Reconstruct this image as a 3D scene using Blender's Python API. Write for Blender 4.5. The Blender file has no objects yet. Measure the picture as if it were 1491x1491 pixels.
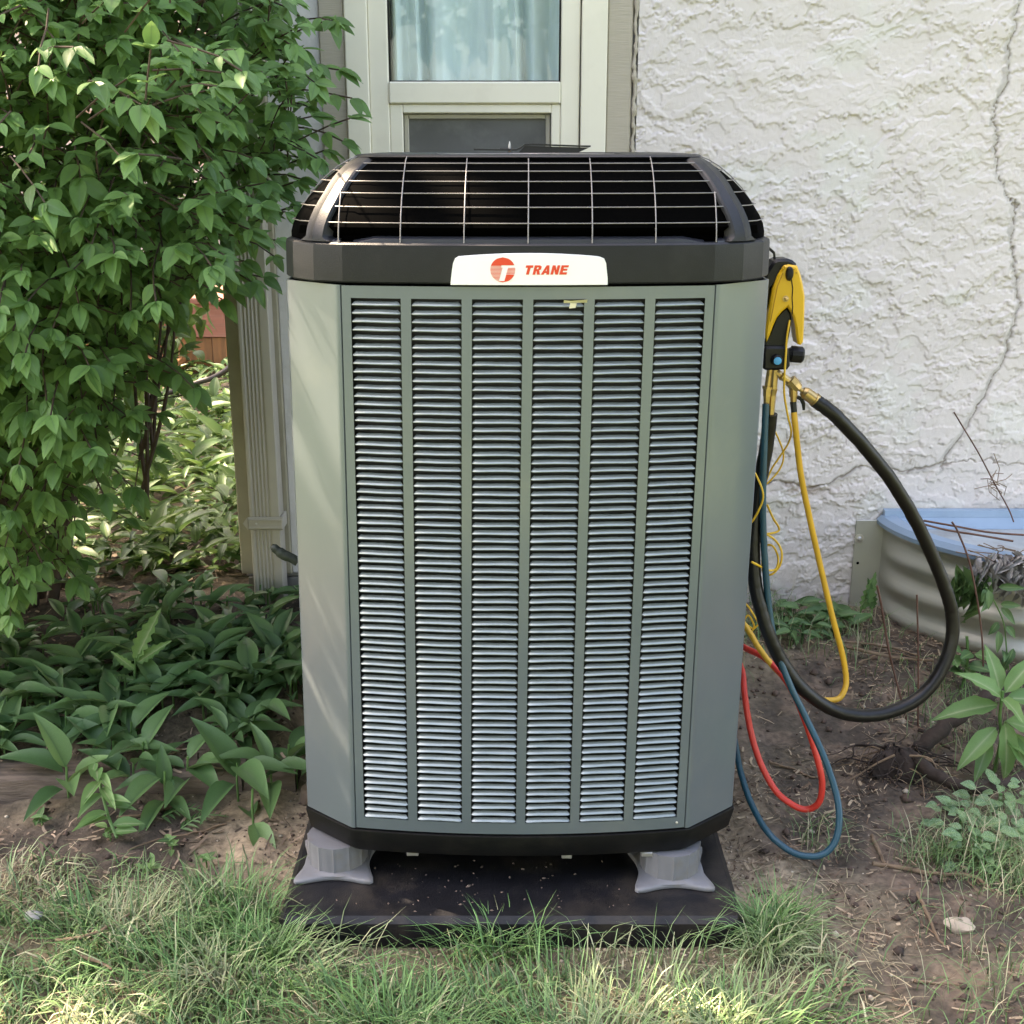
import bpy, math, random
import numpy as np
from mathutils import Vector, Matrix
random.seed(7)
RNG = np.random.default_rng(11)
SC = bpy.context.scene
COL = SC.collection
R = math.radians

# ------------------------------------------------------------------ camera, sky, sun, exposure
FPX, PITCH = 1800.0, R(16.6)
CAM = Vector((-.028, -2.316, 1.6))
cd = bpy.data.cameras.new('camera')
cd.sensor_width = 36.0
cd.lens = 36.0 * FPX / 1491
cd.clip_start, cd.clip_end = .05, 400
cam = bpy.data.objects.new('camera', cd)
COL.objects.link(cam)
cam.location = CAM
cam.rotation_euler = (R(90) - PITCH, 0, 0)
SC.camera = cam

SUN = Vector((-.52, .26, .81)).normalized()           # direction towards the sun
world = bpy.data.worlds.new('World')
SC.world = world
world.use_nodes = True
wn = world.node_tree
bg = wn.nodes['Background']
sky = wn.nodes.new('ShaderNodeTexSky')
sky.sky_type = 'NISHITA'
sky.sun_disc = False
sky.sun_elevation = math.asin(SUN.z)
sky.sun_rotation = math.atan2(SUN.x, SUN.y)
sky.air_density = 1.0
sky.dust_density = 2.5
sky.ozone_density = 1.0
wn.links.new(sky.outputs[0], bg.inputs[0])
bg.inputs[1].default_value = .15
sl = bpy.data.lights.new('sun', 'SUN')
sl.energy = 4.2
sl.angle = R(.5)
sl.color = (1, .93, .82)
so = bpy.data.objects.new('sun', sl)
COL.objects.link(so)
so.location = (-4, 3, 8)
so.rotation_euler = SUN.to_track_quat('Z', 'Y').to_euler()
vs = SC.view_settings
vs.view_transform = 'Standard'
vs.look = 'None'
vs.gamma = 1
vs.exposure = 3.0
vs.use_curve_mapping = False
vs.use_white_balance = True
vs.white_balance_temperature = 8500
vs.white_balance_tint = 16


def P(px, py, Y=None, z=None):
    """where the sight line through a point of the photograph meets the plane Y or the height z"""
    u = (px - 745.5) / FPX
    v = -(py - 745.5) / FPX
    d = Vector((u, math.cos(PITCH) + v * math.sin(PITCH), -math.sin(PITCH) + v * math.cos(PITCH)))
    t = (Y - CAM.y) / d.y if Y is not None else (z - CAM.z) / d.z
    return CAM + d * t


def off_ray(c, target):
    """how far a point lies from the line that runs from target towards the sun"""
    q = Vector(c) - target; t = q.dot(SUN)
    return (q - SUN * t).length if t > 0 else 9


# leaves left out along sun rays to shape patches of light: (point the sun reaches, radius of the gap)
GAPS = [(Vector((-.335, .12, 1.555)), .10), (Vector((-.39, .10, 1.50)), .085), (Vector((-.41, .085, 1.45)), .05), (P(15, 1475, z=.05), .13), (P(70, 1480, z=.05), .08), (P(30, 1400, z=.05), .06), (P(150, 1485, z=.05), .05), (P(110, 1420, z=.05), .03), (P(1440, 1485, z=.03), .06)]
GAPS += [(Vector((-.435 + .055 * ((k * 37) % 11 / 10 - .5), .075, z_)), .012) for k, z_ in enumerate((1.30, 1.245, 1.20, 1.16, 1.06, 1.01, .97, .90, .86, .62, .45, .40))]
GAPS += [(Vector((-.30, .02, 1.39)), .04), (Vector((-.22, .012, 1.40)), .03)]


# ------------------------------------------------------------------ noise in numpy
def vnoise(x, y, seed):
    r = np.random.default_rng(seed).random((256, 256))
    xi = np.floor(x).astype(int); yi = np.floor(y).astype(int)
    fx = x - xi; fy = y - yi
    fx = fx * fx * fx * (fx * (fx * 6 - 15) + 10); fy = fy * fy * fy * (fy * (fy * 6 - 15) + 10)
    a = r[xi & 255, yi & 255]; b = r[(xi + 1) & 255, yi & 255]
    c = r[xi & 255, (yi + 1) & 255]; d = r[(xi + 1) & 255, (yi + 1) & 255]
    return (a * (1 - fx) + b * fx) * (1 - fy) + (c * (1 - fx) + d * fx) * fy


def fbm(x, y, seed, octs=4):
    s = 0; a = .5; t = 0
    for i in range(octs):
        s = s + a * vnoise(x * 2 ** i + i * 17.3, y * 2 ** i + i * 9.1, seed + i)
        t += a; a *= .5
    return s / t


def sstep(a, b, x):
    t = np.clip((x - a) / (b - a), 0, 1)
    return t * t * (3 - 2 * t)


# ------------------------------------------------------------------ materials
MATS = {}


def mat(name, base, rough=.6, metal=0., var=.12, scale=14., bump=0., bscale=60., coat=0., attr=None, stain=None, stain_scale=3., stain_amt=.5, stretch=None, spec=.5, detail=6):
    m = bpy.data.materials.new(name); MATS[name] = m
    m.use_nodes = True
    n = m.node_tree; N = n.nodes; L = n.links
    b = N['Principled BSDF']
    b.inputs['Roughness'].default_value = rough
    b.inputs['Metallic'].default_value = metal
    b.inputs['Specular IOR Level'].default_value = spec
    if coat:
        b.inputs['Coat Weight'].default_value = coat
        b.inputs['Coat Roughness'].default_value = .12
    tc = N.new('ShaderNodeTexCoord')
    vec = tc.outputs['Object']
    if stretch:
        mp = N.new('ShaderNodeMapping'); mp.inputs['Scale'].default_value = stretch
        L.new(vec, mp.inputs[0]); vec = mp.outputs[0]
    nz = N.new('ShaderNodeTexNoise'); nz.inputs['Scale'].default_value = scale; nz.inputs['Detail'].default_value = detail
    L.new(vec, nz.inputs['Vector'])
    mr = N.new('ShaderNodeMapRange')
    mr.inputs[1].default_value = .25; mr.inputs[2].default_value = .75
    mr.inputs[3].default_value = 1 - var; mr.inputs[4].default_value = 1 + var
    L.new(nz.outputs[0], mr.inputs[0])
    mx = N.new('ShaderNodeMix'); mx.data_type = 'RGBA'; mx.blend_type = 'MULTIPLY'; mx.inputs[0].default_value = 1
    if attr:
        at = N.new('ShaderNodeAttribute'); at.attribute_name = attr
        L.new(at.outputs['Color'], mx.inputs[6])
    else:
        mx.inputs[6].default_value = (*base, 1)
    L.new(mr.outputs[0], mx.inputs[7])
    out = mx.outputs[2]
    if stain:
        n2 = N.new('ShaderNodeTexNoise'); n2.inputs['Scale'].default_value = stain_scale; n2.inputs['Detail'].default_value = 8
        n2.inputs['Roughness'].default_value = .65
        L.new(vec, n2.inputs['Vector'])
        r2 = N.new('ShaderNodeMapRange'); r2.inputs[1].default_value = .5; r2.inputs[2].default_value = .72; r2.inputs[4].default_value = stain_amt
        L.new(n2.outputs[0], r2.inputs[0])
        m2 = N.new('ShaderNodeMix'); m2.data_type = 'RGBA'
        L.new(r2.outputs[0], m2.inputs[0]); L.new(out, m2.inputs[6]); m2.inputs[7].default_value = (*stain, 1)
        out = m2.outputs[2]
    L.new(out, b.inputs['Base Color'])
    if bump:
        n3 = N.new('ShaderNodeTexNoise'); n3.inputs['Scale'].default_value = bscale; n3.inputs['Detail'].default_value = 5
        L.new(vec, n3.inputs['Vector'])
        bp = N.new('ShaderNodeBump'); bp.inputs['Strength'].default_value = bump; bp.inputs['Distance'].default_value = .004
        L.new(n3.outputs[0], bp.inputs['Height']); L.new(bp.outputs[0], b.inputs['Normal'])
    return m


def leaf_mat(name, dark, light, rough=.42, trans=.25, vein=(.2, .32, .12), spots=None):
    m = bpy.data.materials.new(name); MATS[name] = m
    m.use_nodes = True
    n = m.node_tree; N = n.nodes; L = n.links
    b = N['Principled BSDF']; b.inputs['Roughness'].default_value = rough
    b.inputs['Specular IOR Level'].default_value = .42
    at = N.new('ShaderNodeAttribute'); at.attribute_name = 'tint'
    oi = N.new('ShaderNodeObjectInfo')
    ad = N.new('ShaderNodeMath'); ad.operation = 'ADD'
    L.new(at.outputs['Fac'], ad.inputs[0]); L.new(oi.outputs['Random'], ad.inputs[1])
    fr = N.new('ShaderNodeMath'); fr.operation = 'FRACT'; L.new(ad.outputs[0], fr.inputs[0])
    mx = N.new('ShaderNodeMix'); mx.data_type = 'RGBA'
    mx.inputs[6].default_value = (*dark, 1); mx.inputs[7].default_value = (*light, 1)
    L.new(fr.outputs[0], mx.inputs[0])
    tc = N.new('ShaderNodeTexCoord')
    nz = N.new('ShaderNodeTexNoise'); nz.inputs['Scale'].default_value = 45; nz.inputs['Detail'].default_value = 3
    L.new(tc.outputs['Object'], nz.inputs['Vector'])
    mr = N.new('ShaderNodeMapRange'); mr.inputs[3].default_value = .8; mr.inputs[4].default_value = 1.2
    L.new(nz.outputs[0], mr.inputs[0])
    mm = N.new('ShaderNodeMix'); mm.data_type = 'RGBA'; mm.blend_type = 'MULTIPLY'; mm.inputs[0].default_value = 1
    L.new(mx.outputs[2], mm.inputs[6]); L.new(mr.outputs[0], mm.inputs[7])
    out = mm.outputs[2]
    if spots:
        n2 = N.new('ShaderNodeTexNoise'); n2.inputs['Scale'].default_value = 38; n2.inputs['Detail'].default_value = 1
        L.new(tc.outputs['Object'], n2.inputs['Vector'])
        r2 = N.new('ShaderNodeMapRange'); r2.inputs[1].default_value = .56; r2.inputs[2].default_value = .62
        L.new(n2.outputs[0], r2.inputs[0])
        ms = N.new('ShaderNodeMix'); ms.data_type = 'RGBA'; L.new(r2.outputs[0], ms.inputs[0]); L.new(out, ms.inputs[6]); ms.inputs[7].default_value = (*spots, 1)
        out = ms.outputs[2]
    av = N.new('ShaderNodeAttribute'); av.attribute_name = 'vein'
    mv = N.new('ShaderNodeMix'); mv.data_type = 'RGBA'
    pw = N.new('ShaderNodeMath'); pw.operation = 'POWER'; pw.inputs[1].default_value = 9
    L.new(av.outputs['Fac'], pw.inputs[0])
    ml = N.new('ShaderNodeMath'); ml.operation = 'MULTIPLY'; ml.inputs[1].default_value = .8; L.new(pw.outputs[0], ml.inputs[0])
    L.new(ml.outputs[0], mv.inputs[0]); L.new(out, mv.inputs[6]); mv.inputs[7].default_value = (*vein, 1)
    L.new(mv.outputs[2], b.inputs['Base Color'])
    tr = N.new('ShaderNodeBsdfTranslucent')
    hs = N.new('ShaderNodeHueSaturation'); hs.inputs['Value'].default_value = 1.6; hs.inputs['Hue'].default_value = .47
    L.new(mv.outputs[2], hs.inputs['Color']); L.new(hs.outputs[0], tr.inputs['Color'])
    ms = N.new('ShaderNodeMixShader'); ms.inputs[0].default_value = trans
    L.new(b.outputs[0], ms.inputs[1]); L.new(tr.outputs[0], ms.inputs[2])
    L.new(ms.outputs[0], N['Material Output'].inputs['Surface'])
    return m


def glass_mat(name, tint=(.93, .97, .98)):
    m = bpy.data.materials.new(name); MATS[name] = m
    m.use_nodes = True
    n = m.node_tree; N = n.nodes; L = n.links
    N.remove(N['Principled BSDF'])
    g = N.new('ShaderNodeBsdfGlossy'); g.inputs['Roughness'].default_value = .015
    t = N.new('ShaderNodeBsdfTransparent'); t.inputs['Color'].default_value = (*tint, 1)
    f = N.new('ShaderNodeFresnel'); f.inputs['IOR'].default_value = 1.7
    ml = N.new('ShaderNodeMath'); ml.operation = 'MULTIPLY_ADD'; ml.inputs[1].default_value = .25; ml.inputs[2].default_value = .005
    L.new(f.outputs[0], ml.inputs[0])
    ms = N.new('ShaderNodeMixShader')
    L.new(ml.outputs[0], ms.inputs[0]); L.new(t.outputs[0], ms.inputs[1]); L.new(g.outputs[0], ms.inputs[2])
    L.new(ms.outputs[0], N['Material Output'].inputs['Surface'])
    return m


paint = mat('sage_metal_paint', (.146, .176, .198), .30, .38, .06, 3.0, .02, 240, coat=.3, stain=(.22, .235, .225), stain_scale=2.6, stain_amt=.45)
louver_m = mat('sage_louver_paint', (.262, .300, .298), .27, .45, .08, 9.0)  # paler than the panel's paint: sky reflection on the slats put into the colour
black_pl = mat('black_cap_plastic', (.0062, .0074, .0098), .46, 0, .18, 30, .12, 420, spec=.38, stain=(.03, .03, .03), stain_scale=6, stain_amt=.35)
pan_pl = mat('black_pan_plastic', (.004, .004, .004), .5, 0, .3, 20, .1, 300, spec=.3, stain=(.02, .017, .013), stain_scale=14, stain_amt=.5)
inner_m = mat('dark_inner_metal', (.0008, .0008, .0008), .9, 0, .2, spec=.02)  # near-black stands for the shade inside open hollows
inner_g = mat('grey_inner_metal', (.035, .036, .037), .5, .5, .2)
coil_m = mat('dark_coil_fins', (.012, .012, .013), .6, .2, .3, 80)
wire_m = mat('grey_grille_wire', (.22, .205, .195), .4, .3, .2, 40, spec=.6)
silver = mat('bare_steel', (.62, .6, .57), .35, .8, .2, 30)
white_m = mat('white_badge', (.84, .84, .83), .3, 0, .02, 20)
red_m = mat('red_badge_print', (.72, .055, .02), .4, 0, .05, 60)
riser_m = mat('grey_riser_plastic', (.165, .168, .18), .45, 0, .1, 20, .08, 200, stain=(.16, .135, .105), stain_scale=14, stain_amt=.7)
pad_m = mat('black_pad_plastic', (.009, .009, .011), .45, 0, .3, 20, .15, 260, spec=.35, stain=(.075, .06, .045), stain_scale=7.5, stain_amt=.5)
yel_pl = mat('yellow_tool_plastic', (.72, .40, .015), .4, 0, .06, 20)
blk_pl = mat('black_tool_plastic', (.005, .005, .006), .42, 0, .2, 30, .1, 300, spec=.3)
blue_pl = mat('blue_knob_cap', (.03, .33, .62), .35, 0, .05)
brass = mat('brass_fitting', (.50, .34, .15), .34, .9, .3, 60, stain=(.25, .17, .09), stain_scale=30, stain_amt=.6)
rub_black = mat('black_rubber', (.0055, .0048, .0044), .36, 0, .25, 25, .08, 200, spec=.35, stain=(.02, .016, .012), stain_scale=5, stain_amt=.4)
rub_yel = mat('yellow_rubber', (.66, .36, .035), .42, 0, .1, 20)
rub_blue = mat('teal_blue_rubber', (.008, .062, .092), .38, 0, .15, 20)
rub_red = mat('red_rubber', (.66, .045, .03), .38, 0, .12, 20)
wire_yel = mat('yellow_cable', (.72, .42, .03), .45, 0, .1, 20)
stucco_m = mat('white_stucco', (.66, .64, .625), .88, 0, .035, 3, .25, 420, attr='col')
stucco_p = mat('white_stucco_plain', (.66, .64, .625), .88, 0, .06, 5, 1.0, 40)
cream = mat('cream_window_frame', (.80, .765, .65), .45, 0, .03, 4, .02, 100, stain=(.52, .47, .37), stain_scale=3, stain_amt=.3)
taupe = mat('taupe_trim_board', (.43, .385, .315), .6, 0, .08, 60, .35, 60, stretch=(.3, .3, 6), stain=(.34, .31, .24), stain_scale=3, stain_amt=.3)
ds_m = mat('taupe_downspout_metal', (.47, .43, .36), .42, 0, .05, 10, stain=(.35, .31, .25), stain_scale=5, stain_amt=.4)
board_m = mat('taupe_corner_board', (.36, .325, .235), .6, 0, .1, 12, .15, 80, stain=(.27, .24, .16), stain_scale=2.5, stain_amt=.5)
concrete = mat('grey_foundation', (.3, .285, .26), .9, 0, .2, 12, .4, 60)
siding_m = mat('pale_house_siding', (.66, .55, .48), .7, 0, .08, 10, stretch=(.3, 1, 3))
roof_m = mat('brown_roof', (.1, .08, .07), .85, 0, .3, 30)
deck_red = mat('red_brown_deck_board', (.26, .105, .075), .65, 0, .18, 12, .2, 60, stretch=(.3, 1, 5), stain=(.36, .2, .16), stain_scale=5, stain_amt=.5)
deck_wood = mat('orange_brown_wood', (.25, .115, .045), .7, 0, .35, 10, .2, 60, stretch=(3, 1, .4), stain=(.1, .05, .025), stain_scale=3, stain_amt=.7)
timber_m = mat('weathered_brown_timber', (.135, .10, .078), .9, 0, .45, 40, 1.0, 110, stretch=(.3, 2, 2), stain=(.28, .22, .17), stain_scale=6, stain_amt=.6)
galv = mat('galvanised_steel', (.47, .47, .41), .42, .55, .1, 6, .03, 60, stain=(.4, .38, .29), stain_scale=3, stain_amt=.6)
cover_m = mat('blue_well_cover', (.23, .335, .45), .35, 0, .08, 8, stain=(.3, .42, .55), stain_scale=6, stain_amt=.5)
cover_in = mat('dusty_well_cover', (.36, .4, .42), .55, 0, .2, 8, .1, 60, stain=(.22, .2, .17), stain_scale=7, stain_amt=.8)
curtain_m = mat('pale_curtain', (.80, .87, .85), .9, 0, .05, 4, .2, 300)
room_m = mat('dim_room', (.3, .3, .3), .9)
screen_m = mat('grey_insect_screen', (.085, .09, .095), .4, 0, .3, 5, stain=(.16, .17, .17), stain_scale=7, stain_amt=.6)
screen_f = mat('grey_screen_frame', (.36, .35, .31), .4, .3, .05)
tray_m = mat('dark_tray_metal', (.018, .019, .018), .5, .1, .2)
glass = glass_mat('window_glass')
ground_m = mat('soil_and_litter', (.1, .07, .05), .95, 0, .45, 55, .9, 90, attr='col', detail=9)
grass_m = mat('grass_blades', (.1, .15, .05), .55, 0, .12, 8, attr='col')
chip_m = mat('dry_litter', (.3, .22, .14), .9, 0, .2, 40, attr='col')
bark = mat('brown_bark', (.075, .05, .035), .9, 0, .35, 25, .6, 60)
root_m = mat('dark_root_bark', (.032, .021, .016), .9, 0, .4, 30, .9, 50)
twig_m = mat('dry_brown_twig', (.2, .135, .085), .85, 0, .3, 30, .3, 90)
stem_red = mat('thin_red_brown_stem', (.11, .05, .034), .7, 0, .3, 30)
stone_m = mat('tan_stone', (.4, .33, .26), .9, 0, .25, 25, .6, 60)
pebble_m = mat('cream_gravel', (.42, .33, .24), .9, 0, .25, 60, attr='col')
wilt = mat('grey_wilted_leaf', (.42, .40, .385), .9, 0, .3, 50, .6, 90)
hose_m = mat('dark_garden_hose', (.045, .035, .03), .5, 0, .2)
shrub_leaf = leaf_mat('shrub_leaf', (.066, .160, .040), (.18, .35, .105), .48, .32, vein=(.12, .22, .09))
lily_leaf = leaf_mat('lily_leaf', (.052, .130, .046), (.125, .24, .085), .46, .24, vein=(.07, .14, .06))
bright_leaf = leaf_mat('bright_leaf', (.038, .10, .026), (.09, .18, .046), .45, .28)
weed_leaf = leaf_mat('weed_leaf', (.10, .22, .07), (.16, .30, .10), .5, .3, vein=(.34, .42, .24))
nettle_leaf = leaf_mat('spotted_leaf', (.05, .14, .045), (.085, .2, .065), .5, .25, spots=(.42, .52, .36))
wall_weed_leaf = leaf_mat('wall_weed_leaf', (.05, .12, .04), (.10, .19, .07), .5, .25)
yellow_leaf = leaf_mat('yellowing_leaf', (.30, .2, .04), (.2, .2, .05), .5, .3)
tree_leaf = leaf_mat('tree_leaf', (.03, .07, .02), (.06, .12, .04), .5, .3)


# ------------------------------------------------------------------ mesh helpers
def wloc(o):
    v = Vector((0, 0, 0))
    while o is not None:
        v += o.location; o = o.parent
    return v


def tag(o, label=None, cat=None, group=None, kind=None):
    if label: o['label'] = label
    if cat: o['category'] = cat
    if group: o['group'] = group
    if kind: o['kind'] = kind
    return o


def thing(name, label, cat, loc, group=None):
    o = bpy.data.objects.new(name, None)
    o.empty_display_size = .1
    COL.objects.link(o); o.location = loc
    return tag(o, label, cat, group)


def obj(name, V, F, m, parent=None, smooth=35, world=True):
    """one mesh object; V in world coordinates unless world=False (then in the parent's)"""
    me = bpy.data.meshes.new(name)
    if world and parent is not None:
        w = wloc(parent); V = [(v[0] - w.x, v[1] - w.y, v[2] - w.z) for v in V]
    me.from_pydata([tuple(v) for v in V], [], F)
    me.validate()
    if smooth:
        me.shade_smooth(); me.set_sharp_from_angle(angle=R(smooth))
    me.materials.append(MATS[m] if isinstance(m, str) else m)
    o = bpy.data.objects.new(name, me)
    COL.objects.link(o)
    if parent is not None: o.parent = parent
    return o


def inst(name, me, parent, loc, rot=None, scale=None, mtx=None):
    o = bpy.data.objects.new(name, me)
    COL.objects.link(o)
    o.parent = parent
    if mtx is not None:
        o.matrix_local = mtx
    else:
        o.location = loc
        if rot: o.rotation_euler = rot
        if scale: o.scale = scale
    return o


def copy_tree(o, parent=None):
    c = o.copy(); COL.objects.link(c)
    if parent is not None: c.parent = parent
    for ch in list(o.children): copy_tree(ch, c)
    return c


def fast(name, V, F, m, parent=None, attrs=None, smooth=True):
    """big quad mesh from numpy arrays"""
    V = np.asarray(V, np.float32); F = np.asarray(F, np.int32)
    if parent is not None:
        w = wloc(parent); V = V - np.array((w.x, w.y, w.z), np.float32)
    me = bpy.data.meshes.new(name)
    k = F.shape[1]
    me.vertices.add(len(V)); me.vertices.foreach_set('co', V.ravel())
    me.loops.add(F.size); me.loops.foreach_set('vertex_index', F.ravel())
    me.polygons.add(len(F)); me.polygons.foreach_set('loop_start', np.arange(0, F.size, k, dtype=np.int32))
    me.update(calc_edges=True)
    if smooth: me.polygons.foreach_set('use_smooth', np.ones(len(F), bool))
    for nm, (typ, data) in (attrs or {}).items():
        a = me.attributes.new(nm, typ, 'POINT')
        data = np.asarray(data, np.float32)
        if typ == 'FLOAT': a.data.foreach_set('value', data.ravel())
        else:
            if data.shape[1] == 3: data = np.concatenate([data, np.ones((len(data), 1), np.float32)], 1)
            a.data.foreach_set('color', data.ravel())
    me.materials.append(m)
    o = bpy.data.objects.new(name, me); COL.objects.link(o)
    if parent is not None: o.parent = parent
    return o


class B:
    """collects shapes, then makes ONE object"""
    def __init__(s): s.V = []; s.F = []
    def add(s, V, F):
        k = len(s.V); s.V += [tuple(v) for v in V]; s.F += [tuple(i + k for i in f) for f in F]; return s
    def box(s, x0, x1, y0, y1, z0, z1, bev=0):
        b = min(bev, (x1 - x0) * .45, (y1 - y0) * .45, (z1 - z0) * .45)
        if b <= 0:
            V = [(x, y, z) for z in (z0, z1) for y in (y0, y1) for x in (x0, x1)]
            return s.add(V, [(0, 2, 3, 1), (4, 5, 7, 6), (0, 1, 5, 4), (2, 6, 7, 3), (0, 4, 6, 2), (1, 3, 7, 5)])
        rings = []
        for z, i in ((z0, b), (z0 + b, 0), (z1 - b, 0), (z1, b)):
            rings.append([(x0 + i, y0 + b * (i == 0), z), (x0 + b, y0 + i, z), (x1 - b, y0 + i, z), (x1 - i, y0 + b * (i == 0), z),
                          (x1 - i, y1 - b * (i == 0), z), (x1 - b, y1 - i, z), (x0 + b, y1 - i, z), (x0 + i, y1 - b * (i == 0), z)])
        for j in (0, 3):
            rings[j] = [(x0 + b, y0 + b, rings[j][0][2])] * 0 or rings[j]
        V = sum(rings, [])
        F = [tuple(range(7, -1, -1)), tuple(range(24, 32))]
        for r in range(3):
            for k in range(8):
                F.append((r * 8 + k, r * 8 + (k + 1) % 8, r * 8 + 8 + (k + 1) % 8, r * 8 + 8 + k))
        return s.add(V, F)
    def loft(s, rings, cap0=True, cap1=True, closed=True):
        n = len(rings[0]); V = sum([list(r) for r in rings], []); F = []
        for r in range(len(rings) - 1):
            for k in range(n if closed else n - 1):
                F.append((r * n + k, r * n + (k + 1) % n, (r + 1) * n + (k + 1) % n, (r + 1) * n + k))
        if cap0: F.append(tuple(range(n - 1, -1, -1)))
        if cap1: F.append(tuple(range((len(rings) - 1) * n, len(rings) * n)))
        return s.add(V, F)
    def tube(s, pts, rad, sides=10, closed=False, caps=True):
        pts = [Vector(p) for p in pts]; n = len(pts)
        rs = rad if isinstance(rad, (list, tuple)) else [rad] * n
        V = []; up = None
        for i, p in enumerate(pts):
            if closed: t = pts[(i + 1) % n] - pts[i - 1]
            else: t = pts[min(i + 1, n - 1)] - pts[max(i - 1, 0)]
            if t.length < 1e-9: t = Vector((0, 0, 1))
            t.normalize()
            if up is None:
                up = Vector((0, 0, 1)) if abs(t.z) < .9 else Vector((1, 0, 0))
            a = (up - t * up.dot(t)).normalized(); b = t.cross(a); up = a
            for k in range(sides):
                c = 2 * math.pi * k / sides
                V.append(p + (a * math.cos(c) + b * math.sin(c)) * rs[i])
        F = []
        for r in range(n if closed else n - 1):
            q = (r + 1) % n
            for k in range(sides):
                F.append((r * sides + k, r * sides + (k + 1) % sides, q * sides + (k + 1) % sides, q * sides + k))
        if caps and not closed:
            F.append(tuple(range(sides - 1, -1, -1))); F.append(tuple(range((n - 1) * sides, n * sides)))
        return s.add(V, F)
    def lathe(s, p0, p1, prof, sides=16):
        """prof: (t along p0-p1 in metres, radius)"""
        p0 = Vector(p0); d = (Vector(p1) - p0).normalized()
        up = Vector((0, 0, 1)) if abs(d.z) < .9 else Vector((1, 0, 0))
        a = (up - d * up.dot(d)).normalized(); b = d.cross(a)
        rings = [[p0 + d * t + (a * math.cos(2 * math.pi * k / sides) + b * math.sin(2 * math.pi * k / sides)) * max(r, 1e-4) for k in range(sides)] for t, r in prof]
        return s.loft(rings)
    def prism(s, poly, y0, y1, bev=.003):
        """polygon in (x,z), extruded along y, bevelled on the front rim"""
        c = Vector((sum(p[0] for p in poly) / len(poly), sum(p[1] for p in poly) / len(poly)))
        def ins(d):
            out = []; n = len(poly)
            for i in range(n):
                a = Vector(poly[i - 1][:2]); b = Vector(poly[i][:2]); e = Vector(poly[(i + 1) % n][:2])
                n1 = Vector((-(b - a).y, (b - a).x)); n2 = Vector((-(e - b).y, (e - b).x))
                n1.normalize(); n2.normalize(); m = n1 + n2
                if m.length < 1e-6: m = n1
                m = m / max(m.length_squared * .5, .5)
                out.append(b + m * d)
            return out
        area = sum(poly[i - 1][0] * poly[i][1] - poly[i][0] * poly[i - 1][1] for i in range(len(poly)))
        if area < 0: poly = poly[::-1]
        i1 = ins(bev)
        rings = [[(p.x, y0, p.y) for p in i1], [(p[0], y0 + bev, p[1]) for p in poly], [(p[0], y1 - bev, p[1]) for p in poly], [(p.x, y1, p.y) for p in i1]]
        return s.loft(rings)
    def obj(s, name, m, parent=None, smooth=35): return obj(name, s.V, s.F, m, parent, smooth)


def smooth_path(pts, per=8, closed=False):
    pts = [Vector(p) for p in pts]; n = len(pts); out = []
    for i in range(n if closed else n - 1):
        g = (lambda k: pts[k % n]) if closed else (lambda k: pts[max(0, min(n - 1, k))])
        a, b, c, d = g(i - 1), g(i), g(i + 1), g(i + 2)
        for j in range(per):
            t = j / per
            out.append(.5 * ((2 * b) + (c - a) * t + (2 * a - 5 * b + 4 * c - d) * t * t + (3 * b - a - 3 * c + d) * t ** 3))
    if not closed: out.append(pts[-1])
    return out


def rv(s=1.0): return Vector((random.gauss(0, s), random.gauss(0, s), random.gauss(0, s)))


# ------------------------------------------------------------------ terrain
PADX0, PADX1, PADY0, PADY1 = -.515, .455, -.10, .87


def ground_h(x, y):
    x = np.asarray(x, float); y = np.asarray(y, float)
    h = .11 * sstep(.45, 1.5, y) * (1 - sstep(2.6, 6.5, y))
    bed = sstep(-.50, -.72, x) * sstep(.50, .60, y) * (1 - sstep(2.2, 4.5, y))
    h = h + .035 * bed
    lump = (fbm(x * 4 + 50, y * 4 + 50, 3, 3) - .5) * .05 + (fbm(x * 22 + 90, y * 22 + 90, 5, 3) - .5) * .022
    near = sstep(7, 4, np.abs(y)) * sstep(6, 4, np.abs(x))
    h = h + lump * near
    d = np.maximum(np.maximum(PADX0 - x, x - PADX1), np.maximum(PADY0 - y, y - PADY1))
    k = sstep(.02, .16, d)
    h = h * k + (1 - k) * (-.012)
    # little ridge of soil thrown up beside the pad
    h = h + .018 * np.exp(-((d - .13) / .06) ** 2) * (y > -.02)
    return h


def gh(x, y): return float(ground_h(np.array([x]), np.array([y]))[0])


def axis(lo, hi, step, far, grow=1.25):
    a = list(np.arange(lo, hi, step)); s = step
    l = lo; r = a[-1]; L_ = []; R_ = []
    while l > -far:
        s *= grow; l -= s; L_.append(l)
    s = step
    while r < far:
        s *= grow; r += s; R_.append(r)
    return np.array(L_[::-1] + a + R_)


gx = axis(-1.9, 1.9, .0125, 90); gy = axis(-.75, 2.1, .0125, 90)
X, Y = np.meshgrid(gx, gy)
H = ground_h(X, Y)
f1 = fbm(X * 3 + 30, Y * 3 + 30, 21, 4); f2 = fbm(X * 14 + 30, Y * 14 + 30, 25, 3)
lawn_edge = -.02 + .16 * sstep(-.45, -.8, X) + .10 * (f1 - .5) - .25 * sstep(.55, .75, X) - .5 * sstep(.75, .95, X)
lawn = 1 - sstep(-.06, .06, Y - lawn_edge)
d = np.maximum(np.maximum(PADX0 - X, X - PADX1), np.maximum(PADY0 - Y, Y - PADY1))
sand = np.clip((1 - sstep(.02, .20, d + (f2 - .5) * .16)) + sstep(-.85, -.6, X) * sstep(-.3, -.55, X) * sstep(.1, .2, Y) * sstep(.75, .5, Y) * (f2 > .40), 0, 1)
soil = np.array((.155, .122, .082)); dk = np.array((.072, .055, .041)); tan = np.array((.36, .275, .185)); lw = np.array((.12, .10, .06)); far = np.array((.07, .10, .035))
mixf = sstep(.35, .65, f1)[..., None]
C = soil * mixf + dk * (1 - mixf)
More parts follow.
